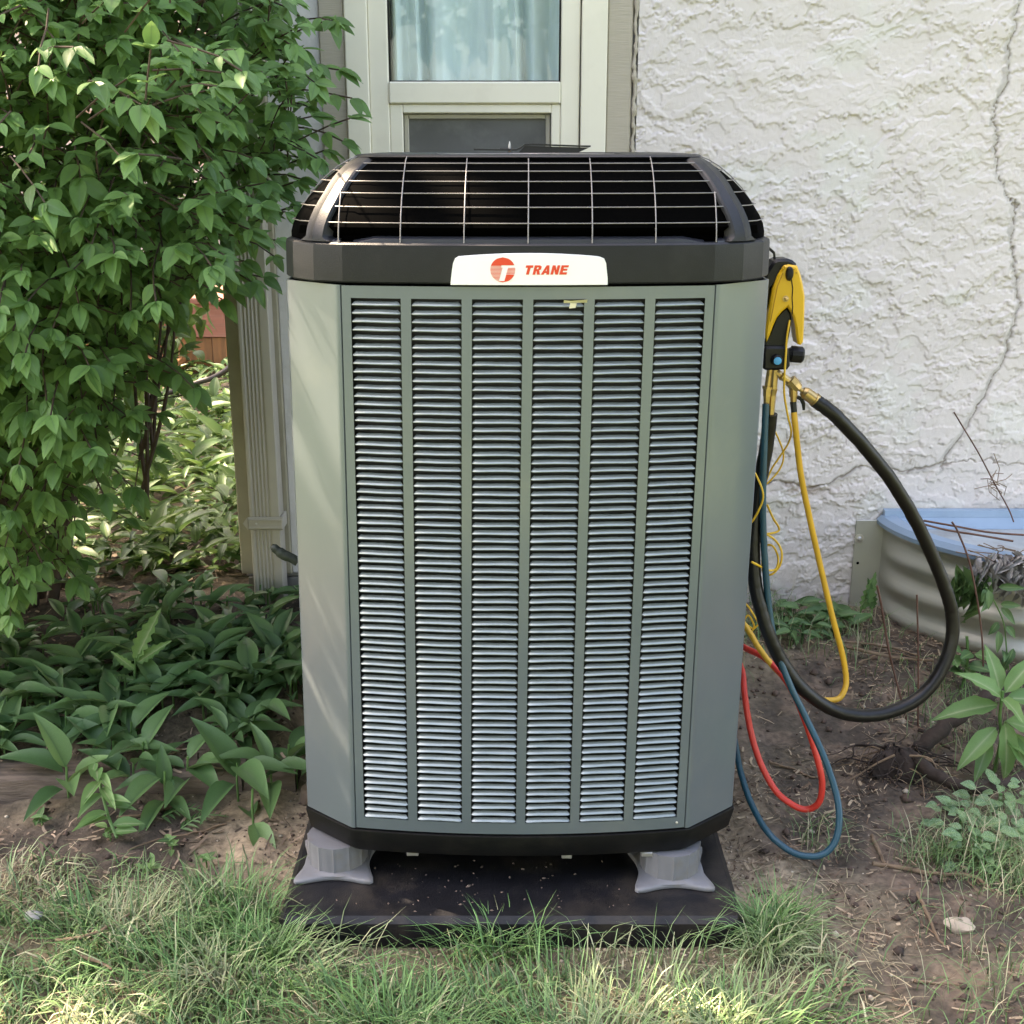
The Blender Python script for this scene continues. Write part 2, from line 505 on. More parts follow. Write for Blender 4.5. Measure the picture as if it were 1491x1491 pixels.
litter = (sstep(.52, .62, f2) * (X > .5))[..., None] * .5
C = C * (1 - litter) + np.array((.20, .14, .10)) * litter
C = C * (1 - sand[..., None]) + tan * sand[..., None]
C = C * (1 - lawn[..., None]) + (lw * (.6 + .8 * f2[..., None])) * lawn[..., None]
fr = (np.clip(sstep(-.8, -1.4, Y) + sstep(2.0, 3.5, np.abs(X)) * (Y < 1.5), 0, 1))[..., None]
C = C * (1 - fr) + far * fr
ny, nx = X.shape
idx = np.arange(nx * ny).reshape(ny, nx)
GF = np.stack([idx[:-1, :-1], idx[:-1, 1:], idx[1:, 1:], idx[1:, :-1]], -1).reshape(-1, 4)
g = fast('ground', np.stack([X, Y, H], -1).reshape(-1, 3), GF, ground_m, attrs={'col': ('FLOAT_COLOR', C.reshape(-1, 3))})
tag(g, 'bare brown soil with dry litter, thin lawn in front and beds beside the wall', kind='structure')

# ------------------------------------------------------------------ the house
WY = 1.6
house = thing('house', 'white stucco house wall with cream window and taupe trim behind the unit', 'house', (0, WY, 0))
XT = .347                                    # where stucco meets the trim
# textured stucco as a real relief
sx = np.arange(XT, 2.0, .0032); sz = np.arange(.02, 2.22, .0032)
SX, SZ = np.meshgrid(sx, sz)
warp = fbm(SX * 7 + 5, SZ * 7 + 5, 41, 4) - .5
warp2 = fbm(SX * 26 + 5, SZ * 26 + 5, 45, 3) - .5
warp3 = fbm(SX * 90 + 5, SZ * 90 + 5, 47, 2) - .5
h = np.zeros_like(SX)
for k, (fx, fz, lo, amp) in enumerate(((5, 13, .50, .0030), (8, 19, .47, .0026), (12, 27, .54, .0024), (19, 36, .50, .0020))):
    nn = fbm(SX * fx + warp * 1.2 + warp2 * .35 + warp3 * .10 + k * 31 + 20, SZ * fz + warp * 1.6 + warp2 * .75 + warp3 * .55 + k * 13 + 20, 60 + 7 * k, 4)
    area = sstep(.36, .54, fbm(SX * 4 + k * 7, SZ * 5 + k * 3, 160 + k, 2))
    h += amp * sstep(lo - .006, lo + .006, nn) * (.28 + .95 * area)
h += .0016 * np.abs(warp3) * sstep(.45, .6, fbm(SX * 9, SZ * 12, 171, 2))
h += .0016 * (fbm(SX * 85, SZ * 85, 91, 3) - .5) + .004 * (fbm(SX * 2.3, SZ * 2.3, 95, 2) - .5)
# cracks
crack = np.zeros_like(SX); patch = np.zeros_like(SX)


def carve(pix, wid, target):
    pts = smooth_path([P(a, b, Y=WY) for a, b in pix], 10)
    for a, b in zip(pts[:-1], pts[1:]):
        m = (np.abs(SX - a.x) < .06) & (np.abs(SZ - a.z) < .06)
        ex, ez = b.x - a.x, b.z - a.z; q = ex * ex + ez * ez + 1e-12
        jx = warp2[m] * .035 + warp3[m] * .012; jz = warp[m] * .03 + warp2[m] * .04 + warp3[m] * .012
        px_, pz_ = SX[m] + jx - a.x, SZ[m] + jz - a.z
        t = np.clip((px_ * ex + pz_ * ez) / q, 0, 1)
        dd = np.hypot(px_ - t * ex, pz_ - t * ez)
        target[m] = np.maximum(target[m], 1 - sstep(wid * .35, wid, dd))


main = [(1482, 0), (1472, 60), (1466, 110), (1450, 150), (1450, 200), (1456, 260), (1474, 300), (1470, 350), (1478, 420), (1472, 480), (1455, 530), (1432, 575), (1412, 610), (1395, 640), (1372, 668), (1368, 685)]
carve(main, .014, patch); carve([(a + 1.5, c) for a, c in main], .002, crack)
carve([(1478, 300), (1491, 315)], .006, patch)
low = [(1372, 675), (1330, 690), (1300, 688), (1255, 682), (1225, 695), (1180, 705), (1110, 700)]
carve(low, .0045, crack); carve(low, .012, patch)
carve([(1368, 680), (1420, 672), (1491, 680)], .004, crack)
carve([(1240, 610), (1262, 640), (1290, 670), (1300, 690)], .008, patch)
h = h * (1 - .75 * patch) + .002 * patch - .006 * crack * (.4 + fbm(SX * 40, SZ * 40, 99, 2))
stain = np.exp(-(((SX - P(1165, 700, Y=WY).x) / .10) ** 2 + ((SZ - P(1165, 712, Y=WY).z) / .022) ** 2)) * sstep(.4, .6, fbm(SX * 22, SZ * 30, 123, 3))
h -= .006 * stain
base = np.array((.665, .612, .592)); wcol = base * (1 + .07 * (fbm(SX * 3, SZ * 3, 130, 3) - .5)[..., None])
mint = sstep(.62, .72, fbm(SX * 5 + 9, SZ * 7 + 3, 140, 3))[..., None] * .35
wcol = wcol * (1 - mint) + np.array((.67, .68, .63)) * mint
pk = (.72 * patch * (.55 + .45 * sstep(.35, .6, fbm(SX * 30, SZ * 30, 151, 3))))[..., None]
wcol = wcol * (1 - pk) + np.array((.39, .365, .345)) * pk
wcol = wcol * (1 - .6 * crack[..., None]) + np.array((.25, .2, .17)) * .6 * crack[..., None]
st = np.clip(stain * .8, 0, .8)[..., None]; wcol = wcol * (1 - st) + np.array((.33, .25, .2)) * st
dirt = (sstep(.30, .10, SZ + (warp + warp2) * .25) * .6)[..., None]
wcol = wcol * (1 - dirt) + np.array((.42, .37, .30)) * dirt
ny, nx = SX.shape; idx = np.arange(nx * ny).reshape(ny, nx)
SF = np.stack([idx[:-1, :-1], idx[:-1, 1:], idx[1:, 1:], idx[1:, :-1]], -1).reshape(-1, 4)
fast('stucco_wall', np.stack([SX, WY - h, SZ], -1).reshape(-1, 3), SF, stucco_m, house, attrs={'col': ('FLOAT_COLOR', wcol.reshape(-1, 3))})
sx1, sz1 = float(sx[-1]), float(sz[-1])
W0, W1, WZ0, WZ1 = -.52, .25, 1.0, 2.62           # window opening
XL, XR, YB, ZT = -.935, 6.5, 6.2, 3.3
B().box(sx1, XR, WY - .002, WY + .2, -.1, ZT).box(XT, sx1, WY - .002, WY + .2, sz1, ZT).box(XT, sx1, WY + .03, WY + .2, -.1, sz1).obj('upper_stucco_wall', stucco_p, house)
B().box(W1, XT - .001, WY + .03, WY + .2, -.1, ZT).box(W0, W1, WY + .03, WY + .2, -.1, WZ0).box(W0, W1, WY + .03, WY + .2, WZ1, ZT).box(XL + .01, W0, WY + .03, WY + .2, .2, ZT).obj('wall_core', stucco_p, house)
B().box(XL + .01, XL + .2, WY + .2, YB, .2, ZT).box(XR - .2, XR, WY + .2, YB, 0, ZT).box(XL + .2, XR - .2, YB - .2, YB, 0, ZT).obj('side_wall', stucco_p, house)
B().box(XL + .02, W0, WY + .012, WY + .2, -.1, .199).box(XL + .02, XL + .2, WY + .2, YB, -.1, .199).obj('foundation', concrete, house)
B().box(XL - .3, XR + .3, WY - .25, YB + .3, ZT, ZT + .15).add([(XL - .3, WY - .25, ZT + .15), (XR + .3, WY - .25, ZT + .15), (XR + .3, YB + .3, ZT + .15), (XL - .3, YB + .3, ZT + .15), (XL - .3, 3.9, ZT + 1.3), (XR + .3, 3.9, ZT + 1.3)],
      [(0, 1, 5, 4), (3, 4, 5, 2), (0, 4, 3), (1, 2, 5)]).obj('roof', roof_m, house)
# boards of the plain bay between the corner and the window
B().box(XL, -.765, WY - .004, WY + .03, .217, ZT, .004).obj('corner_board', board_m, house)
B().box(-.7645, -.601, WY + .008, WY + .03, .217, ZT, .002).obj('bay_panel', stucco_p, house)
B().box(-.60, W0 - .004, WY - .004, WY + .03, .6, ZT, .004).obj('trim_board', taupe, house)
B().box(.256, .330, WY - .004, WY + .03, .1, ZT, .004).obj('trim_board', taupe, house)
# ragged caulk bead where the trim meets the stucco
bp = []
for i in range(240):
    z = .12 + i * .0095
    bp.append((.339 + random.uniform(-.003, .003), WY - .001, z))
b = B(); b.tube(bp, [random.uniform(.004, .010) for _ in bp], 6); b.obj('caulk_bead', taupe, house, 60)

# window
win = obj('window', *(lambda b: (b.V, b.F))(B().box(W0 - .003, -.455, WY - .016, WY + .10, .9, 2.7, .003)), cream, house)
win_parts = win


def wpart(name, b, m): return b.obj(name, m, win)


wpart('jamb', B().box(-.4545, -.397, WY - .006, WY + .10, .9, 2.7, .003), cream)
wpart('jamb', B().box(.118, .174, WY - .006, WY + .10, .9, 2.7, .003), cream)
wpart('casing', B().box(.178, .2545, WY - .016, WY + .10, .9, 2.7, .003), cream)
wpart('sash_rail', B().box(-.3965, .1175, WY - .012, WY + .08, P(0, 151, Y=WY - .012).z, P(0, 119, Y=WY).z, .004), cream)
wpart('upper_rail', B().box(-.3965, .1175, WY - .012, WY + .08, 2.6, 2.7, .004), cream)
zt = P(0, 151.6, Y=WY).z
wpart('lower_sash', B().box(-.3965, -.357, WY - .004, WY + .08, .9, zt, .003).box(.078 + .012, .1175, WY - .004, WY + .08, .9, zt, .003).box(-.357, .090, WY - .004, WY + .08, P(0, 165, Y=WY).z, zt, .003), cream)
s0 = P(0, 166, Y=WY).z
wpart('screen_frame', B().box(-.355, -.341, WY + .012, WY + .03, .9, s0, .002).box(.074, .088, WY + .012, WY + .03, .9, s0, .002).box(-.341, .074, WY + .012, WY + .03, s0 - .014, s0, .002), screen_f)
wpart('insect_screen', B().box(-.341, .074, WY + .02, WY + .024, .9, s0 - .014), screen_m)
wpart('pane', B().box(-.3965, .1175, WY + .018, WY + .022, P(0, 119, Y=WY).z, 2.6), glass)
wpart('gasket', B().box(-.3965, -.391, WY + .010, WY + .0175, P(0, 119, Y=WY).z, 2.6).box(.112, .1175, WY + .010, WY + .0175, P(0, 119, Y=WY).z, 2.6).box(-.391, .112, WY + .010, WY + .0175, P(0, 119, Y=WY).z, P(0, 119, Y=WY).z + .004), blk_pl)
cp = []
N_ = 150
folds = [(-.33, .02), (-.27, .016), (-.215, .012), (-.165, .02), (-.1, .014), (-.02, .03), (.03, .02), (.075, .02)]
for i in range(N_ + 1):
    x = -.50 + .72 * i / N_
    y = WY + .085 + .035 * math.sin(x * 66 + 1.8 * math.sin(x * 19)) + .008 * math.sin(x * 150)
    cp.append((x, y))
CV = []; CF = []
for j, z in enumerate(np.linspace(1.3, 2.75, 8)):
    for i, (x, y) in enumerate(cp):
        CV.append((x + .01 * math.sin(z * 3 + i * .1), y + .006 * math.sin(z * 4 + i * .3), z))
for j in range(7):
    for i in range(N_):
        a = j * (N_ + 1) + i; CF.append((a, a + 1, a + N_ + 2, a + N_ + 1))
obj('curtain', CV, CF, curtain_m, win)
b = B(); b.add([(-.7, WY + .2, .8), (.5, WY + .2, .8), (.5, WY + .2, 2.9), (-.7, WY + .2, 2.9), (-.7, WY + 2.2, .8), (.5, WY + 2.2, .8), (.5, WY + 2.2, 2.9), (-.7, WY + 2.2, 2.9)],
               [(4, 5, 6, 7), (0, 4, 7, 3), (1, 2, 6, 5), (0, 1, 5, 4), (3, 7, 6, 2)]); b.obj('room', room_m, win, 0)

# downspout: fluted front, strap, elbow shoe
dx0, dx1 = -.880, -.782
prof = []
n = 34
for i in range(n + 1):
    t = i / n; x = dx0 + (dx1 - dx0) * t
    y = WY - .075
    if .12 < t < .72: y += .0045 * (.5 - .5 * math.cos((t - .12) / .6 * 2 * math.pi * 5))
    prof.append((x, y))
ring = [(dx0, WY - .005)] + [(dx0, WY - .071)] + [(a + (.003 if i == 0 else -.003 if i == n else 0), c) for i, (a, c) in enumerate(prof)] + [(dx1, WY - .071), (dx1, WY - .005)]
b = B(); b.loft([[(x, y, z) for x, y in ring] for z in (.08, .45, .9, 1.6, 3.15)])
dsp = b.obj('downspout', ds_m, house, 30)
zs = .417
b = B()
b.box(dx0 - .006, dx1 + .010, WY - .082, WY - .074, zs - .022, zs + .022, .004)
b.box(dx1 + .001, dx1 + .010, WY - .0745, WY - .006, zs - .022, zs + .022, .002)
b.add([(dx0 - .006, WY - .082, zs - .022), (dx0 - .006, WY - .082, zs + .022), (dx0 - .022, WY - .08, zs), (dx0 - .006, WY - .074, zs - .022), (dx0 - .006, WY - .074, zs + .022), (dx0 - .022, WY - .074, zs)], [(0, 1, 2)[::-1], (3, 4, 5), (0, 2, 5, 3), (1, 4, 5, 2)])
b.box(dx0 - .004, dx1 + .008, WY - .086, WY - .0825, zs + .010, zs + .016, .001).box(dx0 - .004, dx1 + .008, WY - .086, WY - .0825, zs - .016, zs - .010, .001)
b.obj('strap', ds_m, dsp)
b = B(); b.lathe((dx0 + .022, WY - .0825, zs), (dx0 + .022, WY - .1, zs), [(0, .004), (.002, .004), (.003, .002)], 8); b.obj('rivet', silver, dsp)

# ------------------------------------------------------------------ heat pump
UX = -.004
SHK = .011
HW, CHX, CHY = .47, .361, .092
YF = 0.0


def sh(x, z): return UX + x + SHK * (z - .77)


def bow(x): return .030 * (x / .361) ** 2


def outline(sc=1.0, off=0.0, n=14):
    """plan of the cabinet, counter-clockwise seen from above, starting at the front left"""
    p = []
    cy = .48
    for i in range(n + 1):
        x = -.353 + .706 * i / n
        p.append((x, bow(x)))
    p += [(.3665, .0345), (HW, .121), (HW + .001, .135), (HW + .001, .825), (HW, .839)]
    for i in range(n + 1):
        x = .353 - .706 * i / n
        p.append((x, .96 - bow(x)))
    p += [(-HW, .839), (-HW - .001, .825), (-HW - .001, .135), (-HW, .121), (-.3665, .0345)]
    out = []
    for x, y in p:
        r = math.hypot(x, y - cy)
        f = sc + off / r
        out.append((x * f, cy + (y - cy) * f))
    return out


def ring(z, sc=1.0, off=0.0): return [(sh(x, z), y, z) for x, y in outline(sc, off)]


unit = thing('heat_pump', 'tall sage grey outdoor heat pump with black cap and louvered front', 'heat pump', (UX, .48, .134))
PZ0, PZ1, Z0, Z1 = .134, .191, .195, 1.346
b = B(); b.loft([ring(.134, 1, -.03), ring(.137, 1, -.012), ring(.145, 1, -.006), ring(.186, 1, .004), ring(.1915, 1, .004), ring(.1925, 1, .001), ring(.1925, 1, -.03)])
b.obj('base_pan', pan_pl, unit)
for x, y, w in ((-.245, .034, .026), (.262, .031, .026), (.09, .024, .022)):
    B().box(sh(x, .13), sh(x + w, .13), y, y + .02, .122, .1335, .002).obj('steel_clip', silver, unit)
b = B(); b.loft([ring(.196, 1, -.022), ring(1.34, 1, -.022)]); b.obj('coil', coil_m, unit)
# the four corner panels
for mx in (-1, 1):
    for my in (0, 1):
        pl = [(-.3535, .0288), (-.3585, .0292), (-.3625, .0312), (-.3665, .0345), (-.418, .0770), (-.4665, .1180), (-.4695, .1215), (-.471, .126), (-.471, .134)]
        pl = [(x * -mx, (y if not my else .96 - y)) for x, y in pl]
        inn = [(x * .993, .48 + (y - .48) * .992) for x, y in pl]
        poly = pl + inn[::-1]
        b = B()
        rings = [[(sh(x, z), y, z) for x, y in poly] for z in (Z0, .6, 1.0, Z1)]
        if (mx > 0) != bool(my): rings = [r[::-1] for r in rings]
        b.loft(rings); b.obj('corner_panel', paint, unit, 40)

# panels pierced by columns of louvers
NROW = 69
LZ0, LZ1 = .223, 1.322
PIT = (LZ1 - LZ0) / NROW
CW, CG = .0950, .0193


def panel(width, ncol, place, name):
    """place(u, depth, z) -> world point; u across the panel, depth inwards"""
    hwid = width / 2
    tot = ncol * CW + (ncol - 1) * CG
    us = [-hwid]
    for c in range(ncol):
        l = -tot / 2 + c * (CW + CG); us += [l, l + CW / 2, l + CW]
    us.append(hwid)
    zs = [Z0 + .002, LZ0, (LZ0 + LZ1) / 2, LZ1, Z1 - .001]
    th = .003
    V = []; F = []; nu = len(us)
    for dd in (0, th):
        for z in zs:
            for u in us: V.append(place(u, dd, z))
    n1 = nu * len(zs)
    solid = {}
    for j in range(len(zs) - 1):
        for i in range(nu - 1):
            hole = j in (1, 2) and i >= 1 and i <= ncol * 3 and (i - 1) % 3 in (0, 1)
            solid[(i, j)] = not hole
    for (i, j), s in solid.items():
        if not s: continue
        a = j * nu + i; q = (a, a + 1, a + nu + 1, a + nu)
        F.append(q); F.append(tuple(n1 + k for k in q[::-1]))
        for (di, dj, e) in ((-1, 0, (a + nu, a)), (1, 0, (a + 1, a + nu + 1)), (0, -1, (a, a + 1)), (0, 1, (a + nu + 1, a + nu))):
            if not solid.get((i + di, j + dj), False):
                F.append((e[1], e[0], n1 + e[0], n1 + e[1]))
    return obj(name, V, F, paint, unit, 30), [-tot / 2 + CW / 2 + c * (CW + CG) for c in range(ncol)]


def louver_mesh(jit=0):
    """one pressed louver: lip at the panel face, top tucked in behind, closed ends"""
    hw = CW / 2
    prof = [(.003, -.0026, .0005), (-.0014, -.0012, 0), (-.0022, -.0002, 0), (-.0016, .0008, .0006), (.0016, .0038, .0036), (.0062, .0064, .0068)]   # depth y, z, end inset
    us = [-1, -.9, -.45, 0, .45, .9, 1]
    V = []; F = []
    for y, z, ins in prof:
        for u in us:
            e = abs(u)
            yy = y + (.0035 if e == 1 and y < .003 else 0) + .0004 * math.sin(u * 3.1 + jit)
            V.append((u * (hw - ins) , yy, z + (.0004 * math.sin(u * 2.6 + jit * 2) if e < 1 else .0002)))
    n = len(us)
    for j in range(len(prof) - 1):
        for i in range(n - 1):
            F.append((j * n + i, j * n + i + 1, (j + 1) * n + i + 1, (j + 1) * n + i))
    return V, F


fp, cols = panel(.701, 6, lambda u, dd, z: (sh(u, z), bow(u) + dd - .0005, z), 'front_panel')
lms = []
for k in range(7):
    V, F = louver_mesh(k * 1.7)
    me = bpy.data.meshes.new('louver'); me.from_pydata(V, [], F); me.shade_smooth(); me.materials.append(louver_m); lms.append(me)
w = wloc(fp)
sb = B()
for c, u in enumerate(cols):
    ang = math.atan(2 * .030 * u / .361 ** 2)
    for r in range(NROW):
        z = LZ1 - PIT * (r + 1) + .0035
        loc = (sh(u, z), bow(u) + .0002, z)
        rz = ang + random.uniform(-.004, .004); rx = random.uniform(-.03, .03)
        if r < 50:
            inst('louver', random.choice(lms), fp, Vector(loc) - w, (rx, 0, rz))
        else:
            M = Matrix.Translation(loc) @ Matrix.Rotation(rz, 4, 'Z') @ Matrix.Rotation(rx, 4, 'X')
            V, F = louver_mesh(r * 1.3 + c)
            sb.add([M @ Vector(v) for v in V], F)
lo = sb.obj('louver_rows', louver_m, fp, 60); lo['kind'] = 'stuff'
for sgn in (-1, 1):
    sp, cc = panel(.685, 6, (lambda u, dd, z: (sh(.4710 - dd, z), .48 + u, z)) if sgn > 0 else (lambda u, dd, z: (sh(-.4710 + dd, z), .48 - u, z)), 'side_panel')
    sb = B()
    for u in cc:
        for r in range(NROW):
            z = LZ1 - PIT * (r + 1) + .0035
            M = Matrix.Translation((sh(.4708 * sgn, z), .48 + u * sgn, z)) @ Matrix.Rotation(R(90) * sgn, 4, 'Z')
            hw = CW / 2
            sb.add([M @ Vector(v) for v in ((-hw, .003, -.003), (hw, .003, -.003), (hw, -.002, 0), (-hw, -.002, 0), (hw - .005, .0085, .01), (-hw + .005, .0085, .01))], [(0, 1, 2, 3), (3, 2, 4, 5)])
    lo = sb.obj('louver_rows', louver_m, sp, 0); lo['kind'] = 'stuff'
bp_, cc = panel(.701, 6, lambda u, dd, z: (sh(-u, z), .96 - bow(u) - dd, z), 'back_panel')
# tiny screw at the foot of the panel
B().lathe((sh(.334, .21), bow(.334) - .0005, .21), (sh(.334, .21), -.1, .21), [(0, .003), (.0015, .003), (.0022, .0015)], 8).obj('screw', silver, fp)

q0 = P(821, 437, Y=-.004); q1 = P(855, 449, Y=-.004)
ps = thing('paper_scrap', 'small cream scrap of paper caught in the top louvers of the heat pump', 'paper scrap', (q0.x, -.004, q0.z))
obj('paper', [(q0.x, -.0045, q0.z), (q0.x + .012, -.006, q0.z - .001), (q1.x, -.004, q0.z + .001), (q0.x, .001, q0.z - .006), (q0.x + .012, -.0035, q0.z - .0055), (q1.x, .001, q0.z - .005), (q0.x + .010, -.005, q1.z), (q0.x + .022, -.0045, q1.z + .001), (q0.x + .024, -.0035, q0.z - .006)],
    [(0, 3, 4, 1), (1, 4, 5, 2), (4, 6, 7, 8)], mat('cream_paper', (.6, .55, .36), .8), ps, 0)
# cap -------------------------------------------------------------
COR = [(-.472, .160), (-.448, .098), (-.402, .050), (-.345, .027)]


def cap_outline(n=10):
    p = list(COR)
    for i in range(1, n):
        x = -.345 + .69 * i / n
        p.append((x, bow(x) - .001))
    p += [(-x, y) for x, y in COR[::-1]]
    p += [(-x, .96 - y) for x, y in COR]
    for i in range(1, n):
        x = .345 - .69 * i / n
        p.append((x, .961 - bow(x)))
    p += [(x, .96 - y) for x, y in COR[::-1]]
    return p


def csc(x, y, s): return (x * s, .48 + (y - .48) * s)


def cring(z, s, off=0):
    out = []
    for x, y in cap_outline():
        r = math.hypot(x, y - .48); a, c = csc(x, y, s + off / r)
        out.append((sh(a, z), c, z))
    return out


CZ0, CZ1, CTOP = 1.350, 1.424, 1.576


def cz(t): return CZ1 + (CTOP - CZ1) * math.sin(t * math.pi / 2)


def cs(t):
    q = math.sin(t * math.pi / 2)
    return 1 - .29 * (.55 * q ** 1.6 + .45 * (1 - math.sqrt(max(0, 1 - q * q))))


b = B(); b.loft([cring(CZ0, 1, -.03), cring(CZ0, 1, .001), cring(CZ0 + .003, 1, .004), cring(1.414, 1, .003), cring(1.420, 1, .002), cring(1.4235, 1, -.002), cring(1.4238, 1, -.03), cring(1.40, 1, -.034)], False, False)
cap = b.obj('top_cap', black_pl, unit, 12)
# raised ledge under the front opening, with its two notches
b = B()
for (x0, x1, dz) in ((-.328, .328, .0105), (-.392, -.352, .006), (.352, .392, .006)):
    rr = []
    nseg = 16 if dz > .007 else 4
    for i in range(nseg + 1):
        x = x0 + (x1 - x0) * i / nseg
        yb = bow(x) if abs(x) < .345 else bow(.345) + (abs(x) - .345) * .45
        e = min(1, (min(i, nseg - i) / nseg) / .05 + .25) if dz > .007 else 1
        rr.append([(sh(x, 1.42), yb + .0025, 1.416), (sh(x, 1.42), yb + .006, 1.420 + dz * e), (sh(x, 1.42), yb + .026, 1.424 + dz * e), (sh(x, 1.42), yb + .032, 1.415)])
    b.loft(rr)
b.obj('front_ledge', mat('cap_ledge_plastic', (.03, .032, .04), .35, 0, .1, 30), cap, 20)  # bluish and paler than the cap: sky reflection painted into the ledge
for x in (-.340, .340):
    B().box(sh(x - .007, 1.42), sh(x + .007, 1.42), bow(.34) - .002, bow(.34) + .004, 1.413, 1.4195, .002).obj('clip', inner_g, cap)


def corner_u(u):
    i = min(int(u), 2); f = u - i
    return (COR[i][0] * (1 - f) + COR[i + 1][0] * f, COR[i][1] * (1 - f) + COR[i + 1][1] * f)


for mx in (-1, 1):
    for my in (0, 1):
        rings = []
        for k in range(17):
            t = (0, .02, .04, .07, .12, .18, .25, .32, .39, .46, .53, .60, .68, .76, .84, .92, 1)[k]
            q_ = math.sin(t * math.pi / 2)
            u0 = float(np.interp(q_, (0, .06, .35, .56, .87, .97, 1), (1.30, 1.56, 1.48, 1.43, .97, .55, .4))); u1 = float(np.interp(q_, (0, .05, .5, .78, .95, 1), (2.55, 2.33, 2.30, 2.10, 1.80, 1.4)))
            us = [u0 + (u1 - u0) * q for q in (0, .06, .45, .5, .55, .94, 1)]
            dep = (.004, 0, 0, -.0015, 0, 0, .004)
            outer = []; inner = []
            for q, dp in zip(us, dep):
                x, y = corner_u(q); s = cs(t); r = math.hypot(x, y - .48)
                a, c = csc(x, y, s + (.0015 - dp) / r)
                outer.append((a * -mx, c if not my else .96 - c))
                a, c = csc(x, y, s - .022 / r)
                inner.append((a * -mx, c if not my else .96 - c))
            z = cz(t)
            rg = [(sh(a, z), c, z + (.001 if t < .02 else 0)) for a, c in outer + inner[::-1]]
            if (mx > 0) != bool(my): rg = rg[::-1]
            rings.append(rg)
        b = B(); b.loft(rings); b.obj('corner_post', black_pl, cap, 30)
# top ring with round fan mouth
n_o = len(cap_outline())
rings = []
for t, dz in ((.86, 0), (.90, .001), (.95, .0035), (1.0, .004)):
    rings.append(cring(cz(t) + dz, cs(t), -.002 if t < .9 else .001))
rings[0] = cring(cz(.86) - .002, cs(.88), -.012)
circ = []
for (x, y, z) in rings[-1]:
    a = math.atan2(y - .48, x - UX); circ.append((UX + .005 + .24 * math.cos(a), .48 + .24 * math.sin(a), CTOP + .004))
rings.append(circ); rings.append([(UX + .005 + (x - UX - .005) * .98, .48 + (y - .48) * .98, CTOP - .03) for x, y, z in circ])
b = B(); b.loft(rings, False, False); b.obj('top_ring', black_pl, cap, 30)
# fan mouth grille: rings and spokes
b = B()
for rr_ in (.06, .10, .14, .18, .22):
    b.tube([(UX + .005 + rr_ * math.cos(a), .48 + rr_ * math.sin(a), CTOP + .001) for a in np.linspace(0, 2 * math.pi, 28, endpoint=False)], .0018, 5, True)
for k in range(8):
    a = k * math.pi / 4
    b.tube([(UX + .005 + .05 * math.cos(a), .48 + .05 * math.sin(a), CTOP), (UX + .005 + .238 * math.cos(a), .48 + .238 * math.sin(a), CTOP)], .002, 5)
b.obj('fan_grille', wire_m, cap)
# wires round the cap
for zt_ in (1.459, 1.487, 1.511, 1.532, 1.550, 1.564):
    t = math.asin((zt_ - CZ1) / (CTOP - CZ1)) / (math.pi / 2)
    pts = [Vector(p) for p in cring(zt_, cs(t), -.003)]
    b = B(); b.tube(pts, .0010, 6, True); b.obj('grille_wire', wire_m, cap, 60)
for x in [(q - 745.5) * 1.283e-3 - .033 for q in (495, 586, 678, 770, 862, 954, 1043)]:
    for my in (0, 1):
        pts = []
        for k in range(10):
            t = k / 9 * (.95 if abs(x) < .30 else .40)
            s = cs(t); r = .45
            a, c = csc(x, (bow(x) if abs(x) < .345 else bow(.345) + (abs(x) - .345) * .4), 1)
            c2 = .48 + (c - .48) * (s - .002 / .48)
            a2 = a * (.95 + .05 * s)
            pts.append((sh(a2, cz(t)), c2 if not my else .96 - c2, cz(t)))
        b = B(); b.tube(pts, .0011, 6); b.obj('grille_wire', wire_m, cap, 60)
for y in np.linspace(.22, .74, 6):
    for mx in (-1, 1):
        pts = []
        for k in range(8):
            t = k / 7 * .95
            pts.append((sh(mx * .472 * (cs(t) - .002 / .47), cz(t)), .48 + (y - .48) * (.9 + .1 * cs(t)), cz(t)))
        b = B(); b.tube(pts, .0012, 5); b.obj('grille_wire', wire_m, cap, 60)
# black shell behind the wires, cavity shade put into its colour; and the fan
def sring(z, s): return [(sh(x * s, z), .48 + (y - .48) * s, z) for x, y in cap_outline()]
hr = [sring(1.402, .93)] + [[(sh(x * .990, z_), .48 + (y - .48) * .925, z_) for x, y in cap_outline()] for z_ in (1.420, 1.4345)] + [sring(cz(t) - .004, cs(t) * .990) for t in (.13, .2, .35, .5, .65, .8, .9)] + [sring(cz(.9) - .003, .5)]
b = B(); b.loft(hr, True, False); b.obj('fan_housing', inner_m, unit, 30)
b = B()
b.box(-.25, .27, .11, .115, 1.478, 1.484).box(-.2, .29, .105, .11, 1.452, 1.458)
b.obj('motor_bracket', inner_g, unit)
b = B(); b.lathe((UX, .48, 1.50), (UX, .48, 1.57), [(0, .05), (.05, .05), (.06, .03)], 20)
fan = b.obj('fan_hub', inner_g, unit)
for k in range(5):
    a = k * 2 * math.pi / 5
    M = Matrix.Translation((UX, .48, 1.53)) @ Matrix.Rotation(a, 4, 'Z') @ Matrix.Rotation(R(25), 4, 'X')
    V = [M @ Vector(v) for v in ((.04, -.03, 0), (.2, -.08, 0), (.22, .06, 0), (.04, .03, 0), (.04, -.03, .003), (.2, -.08, .003), (.22, .06, .003), (.04, .03, .003))]
    obj('fan_blade', V, [(0, 3, 2, 1), (4, 5, 6, 7), (0, 1, 5, 4), (1, 2, 6, 5), (2, 3, 7, 6), (3, 0, 4, 7)], inner_g, fan, 0)

# badge with its lettering
def bpix(px, py):
    p = P(px, py, Y=-.002); return (p.x, p.z)


bo = [bpix(a, c) for a, c in ((656, 412), (657, 404), (660, 384), (663, 377), (668, 374), (700, 371.3), (735, 369.6), (770, 369), (806, 369.6), (842, 371.6), (873, 374.5), (879, 377), (882, 384), (884.5, 405), (885, 412), (883, 414.5), (658, 414.5))]


